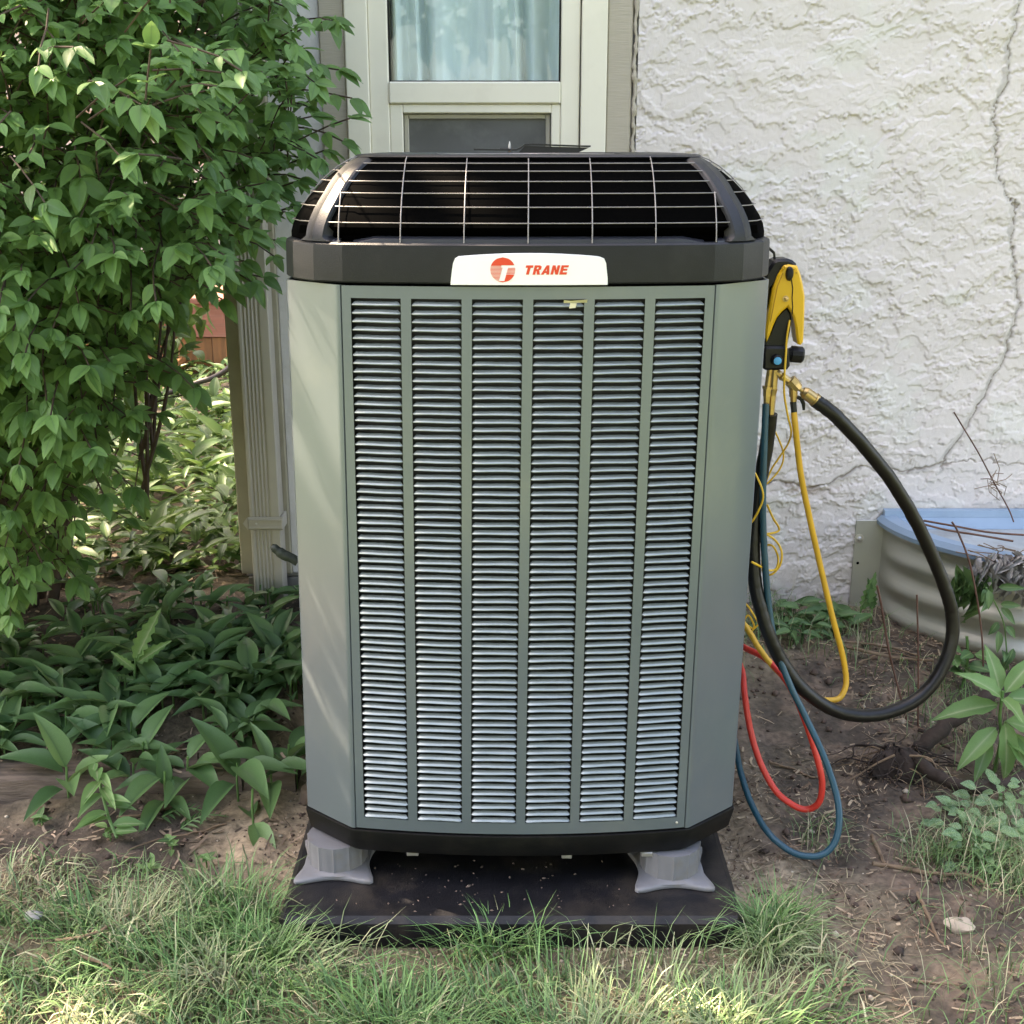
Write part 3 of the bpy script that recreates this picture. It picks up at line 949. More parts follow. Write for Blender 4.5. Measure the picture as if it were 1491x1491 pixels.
def curved_plate(poly, d0, d1, name, m, parent, edge=True):
    """flat outline laid on the bowed face: strips cut across so that it follows the curve"""
    n = len(poly)
    f = [(x, bow(x - UX) - .0045 - d1, z) for x, z in poly]; k = [(x, bow(x - UX) - .0045 - d0, z) for x, z in poly]
    F = [tuple(range(n))[::1], tuple(range(2 * n - 1, n - 1, -1))]
    for i in range(n): F.append((i, (i + 1) % n, n + (i + 1) % n, n + i))
    area = sum(poly[i - 1][0] * poly[i][1] - poly[i][0] * poly[i - 1][1] for i in range(n))
    if area < 0: F = [q[::-1] for q in F]
    import bmesh
    bm = bmesh.new()
    vs_ = [bm.verts.new(v) for v in f + k]
    for q in F: bm.faces.new([vs_[i] for i in q])
    bmesh.ops.recalc_face_normals(bm, faces=bm.faces)
    bmesh.ops.triangulate(bm, faces=[q for q in bm.faces if len(q.verts) > 4])
    V = [tuple(v.co) for v in bm.verts]; bm.verts.index_update(); F = [tuple(v.index for v in q.verts) for q in bm.faces]
    bm.free()
    return obj(name, V, F, m, parent, 0)


tops = [(656, 412), (657, 404), (658.5, 393), (660, 384), (663, 377), (668, 374)] + [(x, 369 + 5 * ((x - 770) / 102) ** 2) for x in range(676, 872, 12)] + [(873, 374.5), (879, 377), (882, 384), (883, 393), (884.5, 405), (885, 412)]
V = []; F = []
for k, (px, py) in enumerate(tops):
    x, z0_ = bpix(px, 414.5); z1_ = bpix(px, py)[1]
    y1_ = bow(x - UX) - .0075
    e = .0025 if k in (0, len(tops) - 1) else 0
    V += [(x, y1_ + e, z0_), (x, y1_ + e, z1_), (x, y1_ + .004, z1_ + .001), (x, y1_ + .004, z0_ - .001)]
for k in range(len(tops) - 1):
    a = k * 4
    F += [(a, a + 4, a + 5, a + 1), (a + 1, a + 5, a + 6, a + 2), (a + 3, a + 7, a + 4, a)]
badge = obj('badge', V, F, white_m, cap, 40)
# letters, drawn in a 5 x 7 box and slanted
GL = {'T': [[(0, 7), (5, 7), (5, 5.2), (3.5, 5.2), (3.5, 0), (1.5, 0), (1.5, 5.2), (0, 5.2)]],
      'R': [[(0, 0), (0, 7), (3.6, 7), (5, 6), (5, 4), (3.9, 3.1), (5.2, 0), (3.1, 0), (2.2, 2.7), (1.9, 2.7), (1.9, 4.1), (3, 4.2), (3.1, 5.4), (1.9, 5.5), (1.9, 0)]],
      'A': [[(-.4, 0), (1.9, 7), (3.9, 7), (5.4, 0), (3.4, 0), (3.2, 1.2), (1.75, 1.2), (2.1, 2.6), (3.0, 2.6), (2.75, 4.6), (1.6, 0)]],
      'N': [[(0, 0), (0, 7), (1.9, 7), (3.4, 3.4), (3.4, 7), (5.2, 7), (5.2, 0), (3.4, 0), (1.8, 3.8), (1.8, 0)]],
      'E': [[(0, 0), (0, 7), (5, 7), (5, 5.4), (1.9, 5.4), (1.9, 4.4), (4.6, 4.4), (4.6, 2.9), (1.9, 2.9), (1.9, 1.7), (5, 1.7), (5, 0)]]}
lx = 762.5
for ch, adv in (('T', 12.6), ('R', 13.0), ('A', 13.0), ('N', 13.0), ('E', 12.4)):
    for poly in GL[ch]:
        pts = []
        for (a, c) in poly:
            px = lx + a * 2.12 + c * .52; py = 399.4 - c * 1.93
            pts.append(bpix(px, py))
        curved_plate(pts, .003, .0036, 'letter', red_m, badge)
    lx += adv
# round emblem: red cap above, red and white stripes, a white slanted T left open in it
ecx, ecy, er = 732, 392.5, 18.2
rows = 19
eb = []
for k in range(rows):
    y0 = ecy - er + 2 * er * k / rows; y1 = ecy - er + 2 * er * (k + 1) / rows
    f = (k + .5) / rows
    hw0 = math.sqrt(max(0, er ** 2 - (y0 - ecy) ** 2)); hw1 = math.sqrt(max(0, er ** 2 - (y1 - ecy) ** 2))
    def seg(a0, a1, b0, b1, yy1=y1):
        pts = [bpix(a0, y0), bpix(a1, y0), bpix(b1, yy1), bpix(b0, yy1)]
        if abs(a1 - a0) + abs(b1 - b0) > .4: eb.append(pts)
    tl0 = ecx + 3 - (y0 - ecy) * .28; tl1 = ecx + 3 - (y1 - ecy) * .28
    if f < .30 or f > .93:
        seg(ecx - hw0, ecx + hw0, ecx - hw1, ecx + hw1)
    elif f < .40:
        seg(ecx - hw0, ecx - 2, ecx - hw1, ecx - 2, y0 + (y1 - y0) * .5)
    else:
        seg(ecx - hw0, tl0 - 4, ecx - hw1, tl1 - 4, y0 + (y1 - y0) * .5)
        full = f > .68
        seg(tl0 + 4, ecx + hw0, tl1 + 4, ecx + hw1, y1 if full else y0 + (y1 - y0) * .5)
b = B()
for q in eb:
    n = len(q)
    V = [(x, bow(x - UX) - .0045 - .0036, z) for x, z in q] + [(x, bow(x - UX) - .0045 - .0029, z) for x, z in q]
    b.add(V, [(3, 2, 1, 0), (4, 5, 6, 7), (0, 1, 5, 4), (1, 2, 6, 5), (2, 3, 7, 6), (3, 0, 4, 7)])
b.obj('round_emblem', red_m, badge, 0)

# thin bent tray left on top of the unit
b = B()
prof = [(690, 217.0), (735, 217.6), (752, 217.6), (758, 215), (764, 210.3), (775, 209.8), (855, 212.6), (860, 212.4)]
th = .0025
rr = []
for a, c in prof:
    p = P(a, c, Y=.325); q = Vector((p.x, 0, p.z))
    rr.append([(q.x, .323, q.z + .001), (q.x, .50, q.z + .001), (q.x, .50, q.z - th), (q.x, .323, q.z - th)])
b.loft(rr)
t1 = P(764, 211, Y=.325); t2 = P(858, 213.4, Y=.325)
zb = CTOP + .0065
b.add([(t1.x, .325, t1.z - .002), (t2.x, .325, t2.z - .002), (t2.x - .022, .325, zb), (t1.x - .012, .325, zb), (t1.x, .328, t1.z - .002), (t2.x, .328, t2.z - .002), (t2.x - .022, .328, zb), (t1.x - .012, .328, zb)],
      [(0, 3, 2, 1), (4, 5, 6, 7), (0, 1, 5, 4), (1, 2, 6, 5), (2, 3, 7, 6), (3, 0, 4, 7)])
tray = thing('bent_tray', 'thin dark bent metal plate lying on top of the heat pump', 'metal plate', (t1.x, .4, zb))
b.obj('plate', tray_m, tray, 20)
q = P(742, 217, Y=.40); q2 = P(728, 217, Y=.40)
b = B(); b.lathe((q.x, .40, zb), (q.x, .40, 2), [(0, .0035), (.012, .003), (.022, .0008)], 8); b.obj('pin', silver, tray)
B().box(q2.x, q.x, .38, .41, zb + .004, zb + .008, .001).obj('bracket', blk_pl, tray)

# ------------------------------------------------------------------ pad and risers
b = B(); b.box(PADX0, PADX1, PADY0, PADY1, -.02, .058, .012)
pad = b.obj('equipment_pad', pad_m)
tag(pad, 'black plastic equipment pad lying on the ground under the heat pump', 'equipment pad')


def riser(cx, cy, label, rot):
    r = thing('plastic_riser', label, 'riser', (cx, cy, .0585), 'grey plastic risers under the heat pump')
    w = .096
    # four-pointed foot with hollowed sides
    n = 12; outl = []
    for s in range(4):
        a0 = rot + math.pi / 4 + s * math.pi / 2
        p0 = Vector((math.cos(a0), math.sin(a0))) * w * 1.32; p1 = Vector((math.cos(a0 + math.pi / 2), math.sin(a0 + math.pi / 2))) * w * 1.32
        md = (p0 + p1) / 2; inw = -md.normalized()
        for k in range(n):
            t = (k + .5) / n
            hol = .020 * math.sin(math.pi * t) ** 1.5
            rnd = .010 * (max(0, 1 - t / .09) ** 2 + max(0, 1 - (1 - t) / .09) ** 2)
            q = p0.lerp(p1, t); q = q + inw * hol - q.normalized() * rnd
            outl.append(q)
    def rg(f, z): return [(cx + q.x * f, cy + q.y * f, z) for q in outl]
    def circ(rad, z, blend=0):
        out = []
        for q in outl:
            a = math.atan2(q.y, q.x); c = Vector((math.cos(a), math.sin(a))) * rad
            c = c.lerp(q, blend); out.append((cx + c.x, cy + c.y, z))
        return out
    z = .0585
    b = B(); b.loft([rg(.97, z), rg(1, z + .002), rg(1, z + .008), rg(.975, z + .0105), circ(.074, z + .0115, .5), circ(.069, z + .0135, .1), circ(.0655, z + .0165)], True, True)
    b.obj('foot_plate', riser_m, r, 50)
    m = 96; rings = []
    for zz, rad in ((z + .010, .0640), (z + .034, .0640), (.133, .0640)):
        rings.append([(cx + (rad + (.0022 if k % 8 == 0 else 0)) * math.cos(2 * math.pi * k / m), cy + (rad + (.0022 if k % 8 == 0 else 0)) * math.sin(2 * math.pi * k / m), zz) for k in range(m)])
    b = B(); b.loft(rings); b.obj('column', riser_m, r, 25)


riser(-.416, .108, 'grey plastic riser under the front left corner of the heat pump', .0)
riser(.320, .078, 'grey plastic riser under the front right corner of the heat pump', .03)
riser(.335, .800, 'grey plastic riser behind, under the back right corner', .0)
riser(-.385, .800, 'grey plastic riser behind, under the back left corner', .0)

# ------------------------------------------------------------------ gauge, fittings and hoses
GY = .40
gauge = thing('manifold_gauge', 'yellow and black service gauge hanging beside the heat pump right side', 'service gauge', P(1135, 520, Y=GY))


def pxy(px, py, Y=GY):
    p = P(px, py, Y=Y); return (p.x, p.z)


def trace(pix, Y=GY): return [pxy(a, c, Y) for a, c in pix]


b = B(); b.prism(trace([(1122, 384), (1125, 379), (1131, 376.5), (1145, 376), (1153, 378.5), (1158, 383), (1159, 390), (1140, 400), (1122, 420), (1116, 450), (1111, 440), (1112, 400)]), GY - .012, GY + .045, .006); b.obj('top_cover', blk_pl, gauge)
b = B(); b.prism(trace([(1139, 385.5), (1146, 384), (1158, 386), (1162, 396), (1166, 412), (1169, 430), (1168.5, 455), (1167.5, 480), (1166.5, 496), (1163, 500.5), (1159, 499.5), (1157, 490), (1155.5, 475), (1152.5, 461), (1149, 453), (1144, 445.5), (1136, 452), (1128.5, 461), (1123, 473), (1118, 487), (1113.5, 497), (1112, 480), (1116, 458), (1119, 438), (1123, 418), (1130, 399)]), GY - .022, GY + .035, .004); ys = b.obj('yellow_shell', yel_pl, gauge, 30)
b = B(); b.tube([Vector((*[pxy(a, c)[0]], GY - .0225, pxy(a, c)[1])) for a, c in ((1149, 405), (1151, 418), (1150, 432), (1151, 445), (1150, 456))], .0012, 5); b.obj('seam', blk_pl, ys)
b = B(); b.tube([Vector((pxy(a, c)[0], GY - .0222, pxy(a, c)[1])) for a, c in ((1137, 396), (1129, 415), (1124, 440), (1119, 466))], .0012, 5); b.obj('seam', mat('dark_yellow_plastic', (.45, .22, .01), .5), ys)
b = B(); c0 = P(1149.5, 398.5, Y=GY - .024); b.loft([[(c0.x + .0085 * s * math.cos(a), GY - .020 - dd, c0.z + .0155 * s * math.sin(a)) for a in np.linspace(0, 2 * math.pi, 20, endpoint=False)] for s, dd in ((1, 0), (1, .006), (.8, .010), (.3, .012))]); b.obj('oval_knob', blk_pl, gauge)
for a, c in ((1139, 391), (1142, 389), (1156, 392), (1160, 397)):
    p = P(a, c, Y=GY - .024); b = B(); b.lathe((p.x, GY - .021, p.z), (p.x, GY - 1, p.z), [(0, .002), (.003, .002), (.004, .001)], 8); b.obj('small_dot', mat('dark_yellow_dot', (.5, .28, .01), .5) if 'dark_yellow_dot' not in MATS else MATS['dark_yellow_dot'], ys)
p = P(1144, 435, Y=GY - .022); b = B(); b.lathe((p.x, GY - .021, p.z), (p.x, GY - 1, p.z), [(0, .007), (.003, .007), (.0035, .004), (.006, .004), (.008, .002)], 14); b.obj('screw', brass, gauge)
b = B(); b.prism(trace([(1144, 446), (1149, 454), (1151, 463), (1149, 480), (1146, 495), (1144, 508), (1111, 508), (1110, 495), (1118, 486), (1123, 473), (1128, 461), (1136, 452)]), GY - .014, GY + .03, .004); b.obj('black_grip', blk_pl, gauge)
b = B(); b.prism(trace([(1108, 507), (1113, 502), (1140, 502), (1146, 506), (1147, 530), (1143, 535.5), (1112, 536.5), (1108, 534)]), GY - .026, GY + .04, .005); b.obj('valve_block', blk_pl, gauge)
q = P(1131, 524.5, Y=GY - .03)
b = B(); b.lathe((q.x, GY - .024, q.z), (q.x, GY - 1, q.z), [(0, .0125), (.012, .0125), (.015, .010), (.015, .0085)], 9); kn = b.obj('valve_knob', blk_pl, gauge)
b = B(); b.lathe((q.x, GY - .038, q.z), (q.x, GY - 1, q.z), [(0, .0085), (.0025, .0085), (.003, .007)], 16); b.obj('blue_cap', blue_pl, kn)
q0 = P(1146, 515, Y=GY); q1 = P(1171, 517, Y=GY)
b = B(); b.lathe(q0, q1, [(0, .012), (.008, .016), (.009, .0185), (.032, .0185), (.036, .015)], 12); b.obj('side_knob', blk_pl, gauge, 25)


def fit(pix, radii, name='brass_fitting', m=brass, Y=GY, sides=10, parent=None):
    """a run of turned brass: points in the picture plane at depth Y, a radius (in px) at each"""
    pts = [P(a, c, Y=Y) for a, c in pix]
    b = B(); ts = [0]
    for a, c in zip(pts[:-1], pts[1:]): ts.append(ts[-1] + (c - a).length)
    sc_ = .00148
    pr = []
    for t, (r0, r1) in zip(ts, radii):
        pr.append((t, r0 * sc_)); pr.append((t + .0006, r1 * sc_))
    b.lathe(pts[0], pts[-1], pr, sides)
    return b.obj(name, m, parent or gauge, 30)


fit([(1122, 534), (1118, 562), (1117.5, 566)], [(5, 5), (5, 8), (8, 8)])
fit([(1118, 563), (1117, 577), (1116.5, 590)], [(8.5, 7), (6.5, 6), (5, 5)], sides=6)
fit([(1128, 538), (1126, 566), (1125, 576)], [(4, 6), (6, 7), (5, 5)])
fit([(1125, 576), (1123, 606)], [(5.5, 5.5), (4.5, 4.5)], sides=6)
fit([(1128, 541), (1136, 546), (1138, 547.5), (1146, 553), (1151, 556)], [(4.5, 6), (6, 4.5), (6.5, 6.5), (5, 5), (6, 6)])
fit([(1150, 553), (1156, 560), (1162, 566)], [(8, 9.5), (9.5, 9.5), (8, 5)], sides=8)
fit([(1155, 560), (1155, 577), (1155.5, 584)], [(7, 6.5), (6.5, 5), (5, 5)])
fit([(1155, 585), (1156.5, 602)], [(5, 5), (4.5, 4.5)], 'ferrule', inner_g)
fit([(1160, 563), (1168, 569), (1172, 572), (1185, 581), (1189, 584)], [(5, 3.5), (3.5, 6.5), (9, 9.5), (9.5, 11), (10.5, 10)], sides=14)
b = B(); b.tube([P(a, c, Y=GY + .01) for a, c in ((1161, 578), (1167, 581), (1170, 588), (1170.5, 597))], [.004, .005, .0045, .003], 6); b.obj('shutoff_lever', blk_pl, gauge)
# hook that carries the gauge on the cap
b = B(); b.tube([P(1128, 378, Y=GY + .01), P(1127, 368, Y=GY + .01), (UX + .474, GY + .01, 1.43), (UX + .462, GY + .01, 1.435)], .003, 6); b.obj('hook', blk_pl, gauge)


def hose(name, pix, ys_, rad, m, label, cat='hose', sides=12, per=8, group=None, fl=None):
    """pix: points of the run in the photograph, ys_: their depths"""
    if not isinstance(ys_, (list, tuple)): ys_ = [ys_] * len(pix)
    pts = [P(a, c, Y=y) for (a, c), y in zip(pix, ys_)]
    pts = [p + rv(rad * .018) for p in smooth_path(pts, per)]
    for p in pts:
        if p.z < .5: p.z = max(p.z, gh(p.x, p.y) + rad * .9)
    b = B(); b.tube(pts, rad, sides)
    o = b.obj(name, m, None, 60)
    return tag(o, label, cat, group)


hose('thick_black_hose', [(1187, 583), (1215, 604), (1260, 652), (1300, 703), (1335, 762), (1362, 820), (1380, 868), (1387, 905), (1383, 945), (1362, 990), (1332, 1020), (1292, 1038), (1250, 1042), (1210, 1032), (1170, 1004), (1140, 966), (1120, 925), (1106, 880), (1099, 845), (1097, 800), (1100, 755), (1107, 700), (1116, 650), (1122, 603)],
     [GY] * 2 + [.42, .44, .46, .47, .47, .47, .46, .44, .42, .40, .38, .37, .36, .36, .36, .37, .38, .39, .40, .41, .41, GY], .0160, rub_black, 'thick black rubber hose hanging in one big loop from the gauge', per=10, sides=14)
hose('yellow_hose', [(1156, 600), (1159, 630), (1166, 690), (1178, 750), (1194, 822), (1212, 898), (1227, 955), (1232, 988), (1229, 1006), (1219, 1018), (1195, 1018), (1160, 1000), (1130, 975), (1106, 945), (1092, 922), (1080, 905), (1060, 880)],
     [GY, GY, .42, .44, .46, .47, .48, .48, .47, .46, .45, .44, .44, .45, .47, .50, .56], .0072, rub_yel, 'yellow rubber hose dropping straight from the brass fittings to the soil')
hose('blue_hose', [(1115, 588), (1113, 640), (1111, 700), (1111, 760), (1114, 820), (1119, 880), (1128, 935), (1148, 992), (1172, 1042), (1198, 1098), (1216, 1150), (1222, 1190), (1217, 1222), (1203, 1241), (1181, 1247), (1152, 1240), (1118, 1212), (1093, 1168), (1078, 1122), (1070, 1080), (1060, 1040)],
     [GY - .01, .385, .38, .38, .375, .37, .36, .34, .32, .28, .24, .205, .185, .175, .17, .18, .22, .30, .38, .48, .6], .0078, rub_blue, 'dark teal blue hose making the lowest loop beside the black base')
hose('red_hose', [(1070, 935), (1088, 945), (1112, 957), (1138, 982), (1158, 1015), (1176, 1060), (1190, 1105), (1197, 1140), (1193, 1167), (1178, 1178), (1158, 1174), (1130, 1152), (1106, 1108), (1092, 1060), (1084, 1010), (1080, 975), (1066, 945)],
     [.56, .5, .46, .42, .38, .35, .33, .32, .32, .33, .34, .36, .39, .42, .45, .5, .58], .0078, rub_red, 'red rubber hose in a narrow loop between the heat pump and the blue hose')
CBL = 'thin yellow cable from the gauge hanging in loose curls'
hose('thin_cable', [(1150, 466), (1146, 490), (1144, 520), (1142, 552), (1142, 575), (1147, 605), (1152, 628), (1148, 645), (1136, 664), (1124, 682), (1116, 700), (1108, 720)],
     [GY - .016, GY - .024, GY - .034, GY - .034, GY - .02, GY - .01, GY, .42, .43, .44, .44, .45], .0024, wire_yel, 'long thin yellow cable running down over the black valve block', 'cable', 6)
hose('thin_cable', [(1127, 625), (1134, 640), (1140, 657), (1140, 672), (1132, 688), (1118, 703), (1106, 712)], .44, .0022, wire_yel, 'short thin yellow cable arching across the longer one below the fittings', 'cable', 6)
hose('thin_cable', [(1094, 680), (1101, 692), (1109, 710), (1111, 725), (1106, 740), (1096, 758), (1084, 770)], [.36, .355, .35, .35, .35, .355, .36], .0024, wire_yel, 'thin yellow cable bulging past the edge of the cabinet in front of the blue hose', 'cable', 6)
coil = [(1117, 735), (1126, 755), (1134, 768), (1132, 774), (1118, 777), (1106, 775), (1118, 779), (1130, 788), (1138, 803), (1136, 822), (1124, 836), (1112, 834), (1110, 815), (1116, 795), (1126, 796), (1133, 812), (1130, 828), (1118, 830), (1102, 822), (1094, 818)]
hose('thin_cable', coil, [.44, .44, .45, .45, .44, .44, .43, .43, .42, .42, .42, .43, .44, .44, .43, .42, .41, .40, .355, .35], .0026, wire_yel, 'thin yellow cable wound in small loops beside the wall, lowest of the cables', 'cable', 6)
hose('thin_cable', [(1078, 872), (1090, 884), (1100, 900), (1104, 908), (1096, 915), (1084, 905), (1090, 896), (1098, 912), (1092, 922)], .55, .0024, wire_yel, 'thin yellow cable end curled near the soil behind the cabinet edge', 'cable', 6)

# ------------------------------------------------------------------ window well
well = thing('window_well', 'grey corrugated steel window well against the stucco wall', 'window well', (1.85, WY, .05))
wcx, wrx, wry = 1.86, .66, .52
b = B(); rings = []
nz_ = 44
for j in range(nz_ + 1):
    z = -.05 + (.405 + .05) * j / nz_
    ph = (z - .02) / .098
    amp = .013 * (math.cos(2 * math.pi * ph)) * sstep(.40, .36, z)
    row = []
    for i in range(41):
        a = math.pi - math.pi * i / 40
        fl = min(1, i / 4, (40 - i) / 4)
        rx = wrx + float(amp) * fl; ry = wry + float(amp) * fl
        row.append((wcx + rx * math.cos(a), WY - .012 - ry * math.sin(a), z))
    rings.append(row)
V = sum(rings, []); F = []
for j in range(nz_):
    for i in range(40):
        a = j * 41 + i; F.append((a, a + 1, a + 42, a + 41))
b.add(V, F)
b.tube([(x, y, .405) for x, y, z in rings[-1]], .006, 6)
b.obj('corrugated_shell', galv, well, 60)
b = B(); fl0 = 1.108
b.box(fl0, wcx - wrx + .02, WY - .014, WY - .009, .02, .408, .0015); b.obj('flange', galv, well)
b = B(); b.box(wcx + wrx - .02, wcx + wrx + .1, WY - .014, WY - .009, .02, .408, .0015); b.obj('flange', galv, well)
for px, py in ((1252, 785),):
    p = P(px, py, Y=WY - .02); b = B(); b.lathe((p.x, WY - .014, p.z), (p.x, 0, p.z), [(0, .016), (.002, .016), (.0025, .008), (.008, .008), (.010, .005)], 12); b.obj('bolt', silver, well, 25)
p = P(1249, 820, Y=WY - .015); b = B(); b.lathe((p.x, WY - .0138, p.z), (p.x, 0, p.z), [(0, .005), (.0008, .005)], 10); b.obj('bolt_hole', inner_m, well)  # flat black disc, the hole's shade put into its colour
# blue cover, dished, lying on the well
ov = thing('well_cover', 'weathered sky blue plastic cover lying on the corrugated window well', 'window well cover', (1.85, 1.3, .41))


def half(rx, ry, z, y0, n=40): return [(wcx + rx * math.cos(math.pi - math.pi * i / n), y0 - ry * math.sin(math.pi - math.pi * i / n), z) for i in range(n + 1)]


b = B(); rr = [half(wrx + .022, wry + .025, .398, WY - .012), half(wrx + .024, wry + .027, .412, WY - .012), half(wrx + .01, wry + .012, .428, WY - .014), half(wrx - .03, wry - .02, .432, WY - .03), half(wrx - .045, wry - .035, .418, WY - .04), half(wrx - .10, wry - .09, .402, WY - .055), half(wrx - .12, wry - .11, .392, WY - .062)]
b.loft(rr, False, False, True); b.obj('rim', cover_m, ov, 40)
b = B(); bk = []
for x in np.linspace(wcx - wrx - .005, wcx + wrx + .005, 14): bk.append([(x, WY - .008, .425), (x, WY - .010, .448), (x, WY - .030, .446), (x, WY - .036, .425)])
b.loft(bk); b.obj('back_rim', cover_m, ov, 30)
inner = half(wrx - .118, wry - .108, .3915, WY - .0615)
b = B(); cpt = (wcx, WY - .25, .372)
b.add([cpt] + inner, [(0, i + 1, (i + 1) % len(inner) + 1) for i in range(len(inner))]); b.obj('dished_panel', cover_in, ov, 60)

# ------------------------------------------------------------------ leaves and plants
def leaf_template(nl=6, fold=.10, droop=.22, wav=.0, shape=1.0, base_w=.08):
    V = []; vein = []
    for i in range(nl + 1):
        t = i / nl
        wd = (math.sin(math.pi * min(1, t ** .85 if shape == 1 else t ** shape)) ** .85) * .5
        wd = max(wd * (1 - .25 * t), .012 if t < .98 else .004)
        z = -droop * t * t
        for s in (-1, 0, 1):
            V.append((s * wd, t, z + (fold * abs(s) * wd * 2) + wav * math.sin(t * 19 + s) * abs(s)))
            vein.append(1.0 if s == 0 else 0.0)
    F = []
    for i in range(nl):
        for s in range(2):
            a = i * 3 + s; F.append((a, a + 1, a + 4, a + 3))
    return np.array(V, np.float32), np.array(F, np.int32), np.array(vein, np.float32)


def leaf_mesh(name, tpl, m, tint=0.0):
    V, F, ve = tpl
    me = bpy.data.meshes.new(name); me.from_pydata([tuple(map(float, v)) for v in V], [], [tuple(map(int, f)) for f in F]); me.shade_smooth()
    a = me.attributes.new('vein', 'FLOAT', 'POINT'); a.data.foreach_set('value', ve)
    a = me.attributes.new('tint', 'FLOAT', 'POINT'); a.data.foreach_set('value', np.full(len(V), tint, np.float32))
    me.materials.append(m)
    return me


def basis(pos, d, nrm, ln, wd):
    d = Vector(d).normalized(); nrm = Vector(nrm)
    x = d.cross(nrm)
    if x.length < 1e-4: x = d.cross(Vector((1, 0, 0)))
    x.normalize(); z = x.cross(d)
    return Matrix(((x.x * wd, d.x * ln, z.x * ln, pos[0]), (x.y * wd, d.y * ln, z.y * ln, pos[1]), (x.z * wd, d.z * ln, z.z * ln, pos[2]), (0, 0, 0, 1)))


def bake_leaves(name, mats4, tpl, m, parent=None, tints=None):
    V, F, ve = tpl
    M = np.array([[list(r) for r in q] for q in mats4], np.float32)
    W = np.einsum('nij,kj->nki', M[:, :3, :3], V) + M[:, None, :3, 3]
    n = len(M); FF = (F[None] + (np.arange(n) * len(V))[:, None, None]).reshape(-1, 4)
    tints = np.random.default_rng(3).random(n) if tints is None else np.asarray(tints)
    return fast(name, W.reshape(-1, 3), FF, m, parent, attrs={'vein': ('FLOAT', np.tile(ve, n)), 'tint': ('FLOAT', np.repeat(tints, len(V)))})




SH_T = leaf_template(6, .07, .22)
# --- big shrub on the left
shrub = thing('leafy_shrub', 'big dense green leafy shrub filling the left side beside the house', 'shrub', (-1.62, 1.55, .1))
zz = [.40, .50, .60, .72, .85, .95, 1.03, 1.13, 1.21, 1.28, 1.40, 1.57, 1.66, 1.78, 1.93, 2.6]
xx = [-1.30, -1.20, -1.16, -1.10, -1.04, -.98, -.93, -.92, -.90, -.74, -.60, -.52, -.50, -.49, -.55, -.80]


def xright(z): return float(np.interp(z, zz, xx))


leaves = []; twb = B()
stem_tops = []
for k in range(11):
    bx = -1.64 + random.uniform(-.10, .12); by = 1.55 + random.uniform(-.12, .12)
    tz = random.uniform(1.5, 2.4); tx = random.uniform(-2.2, -.75); ty = random.uniform(.7, 1.6)
    tx = min(tx, xright(tz) - .15)
    p = [Vector((bx, by, .06)), Vector((bx + (tx - bx) * .15 + random.uniform(-.05, .05), by + (ty - by) * .15, .5)), Vector((bx + (tx - bx) * .5, by + (ty - by) * .55, .5 + (tz - .5) * .5)), Vector((tx, ty, tz))]
    sp_ = smooth_path(p, 7); n = len(sp_)
    sb_ = B(); sb_.tube(sp_, [.017 * (1 - .75 * i / n) + .003 for i in range(n)], 7); sb_.obj('stem', bark, shrub, 60)
    stem_tops += sp_[8:]
    # thin side stems low down, seen against the deck
for k in range(26):
    a = random.choice(stem_tops); e = a + Vector((random.uniform(-.15, .4), random.uniform(-.35, .1), random.uniform(.05, .4)))
    if e.x > xright(e.z) - .08: continue
    twb.tube(smooth_path([a, a.lerp(e, .5) + rv(.03), e], 4), .004, 5)
for k in range(7):
    p0 = Vector((-1.16 + random.uniform(-.06, .06), 1.35 + random.uniform(-.1, .1), .60 + random.uniform(-.1, .1))); e = Vector((-.98 + random.uniform(-.14, .12), 1.2 + random.uniform(-.15, .1), 1.35))
    twb.tube(smooth_path([p0, p0.lerp(e, .5) + rv(.02), e], 4), [.006] * 4 + [.004] * 5, 5)
twb.obj('side_stems', bark, shrub, 60)['kind'] = 'stuff'


def spray(p, d, n, ln, sz):
    """a twig carrying opposite pairs of leaves and a tip leaf"""
    d = Vector(d).normalized(); pts = [Vector(p)]; cur = Vector(p); dd = d.copy()
    for i in range(n):
        dd = (dd + Vector((0, 0, -.10)) + rv(.07)).normalized()
        cur = cur + dd * ln / n; pts.append(cur.copy())
        up = Vector((0, -.15, 1)); side = dd.cross(up).normalized()
        for s in (-1, 1):
            ld = (dd * .65 + side * s * .85 + Vector((0, -.12, -.22)) + rv(.18)).normalized()
            nm = (Vector((0, -.45, 1)) + rv(.25))
            l = sz * random.uniform(.55, 1.15) * (.75 + .35 * i / n)
            leaves.append(basis(cur, ld, nm, l, l * random.uniform(.50, .62)))
    for q in range(2):
        ld = (dd + Vector((0, 0, -.35)) + rv(.2)).normalized()
        leaves.append(basis(cur, ld, Vector((0, -.5, 1)) + rv(.2), sz * 1.05, sz * .56))
    twl.append(pts)


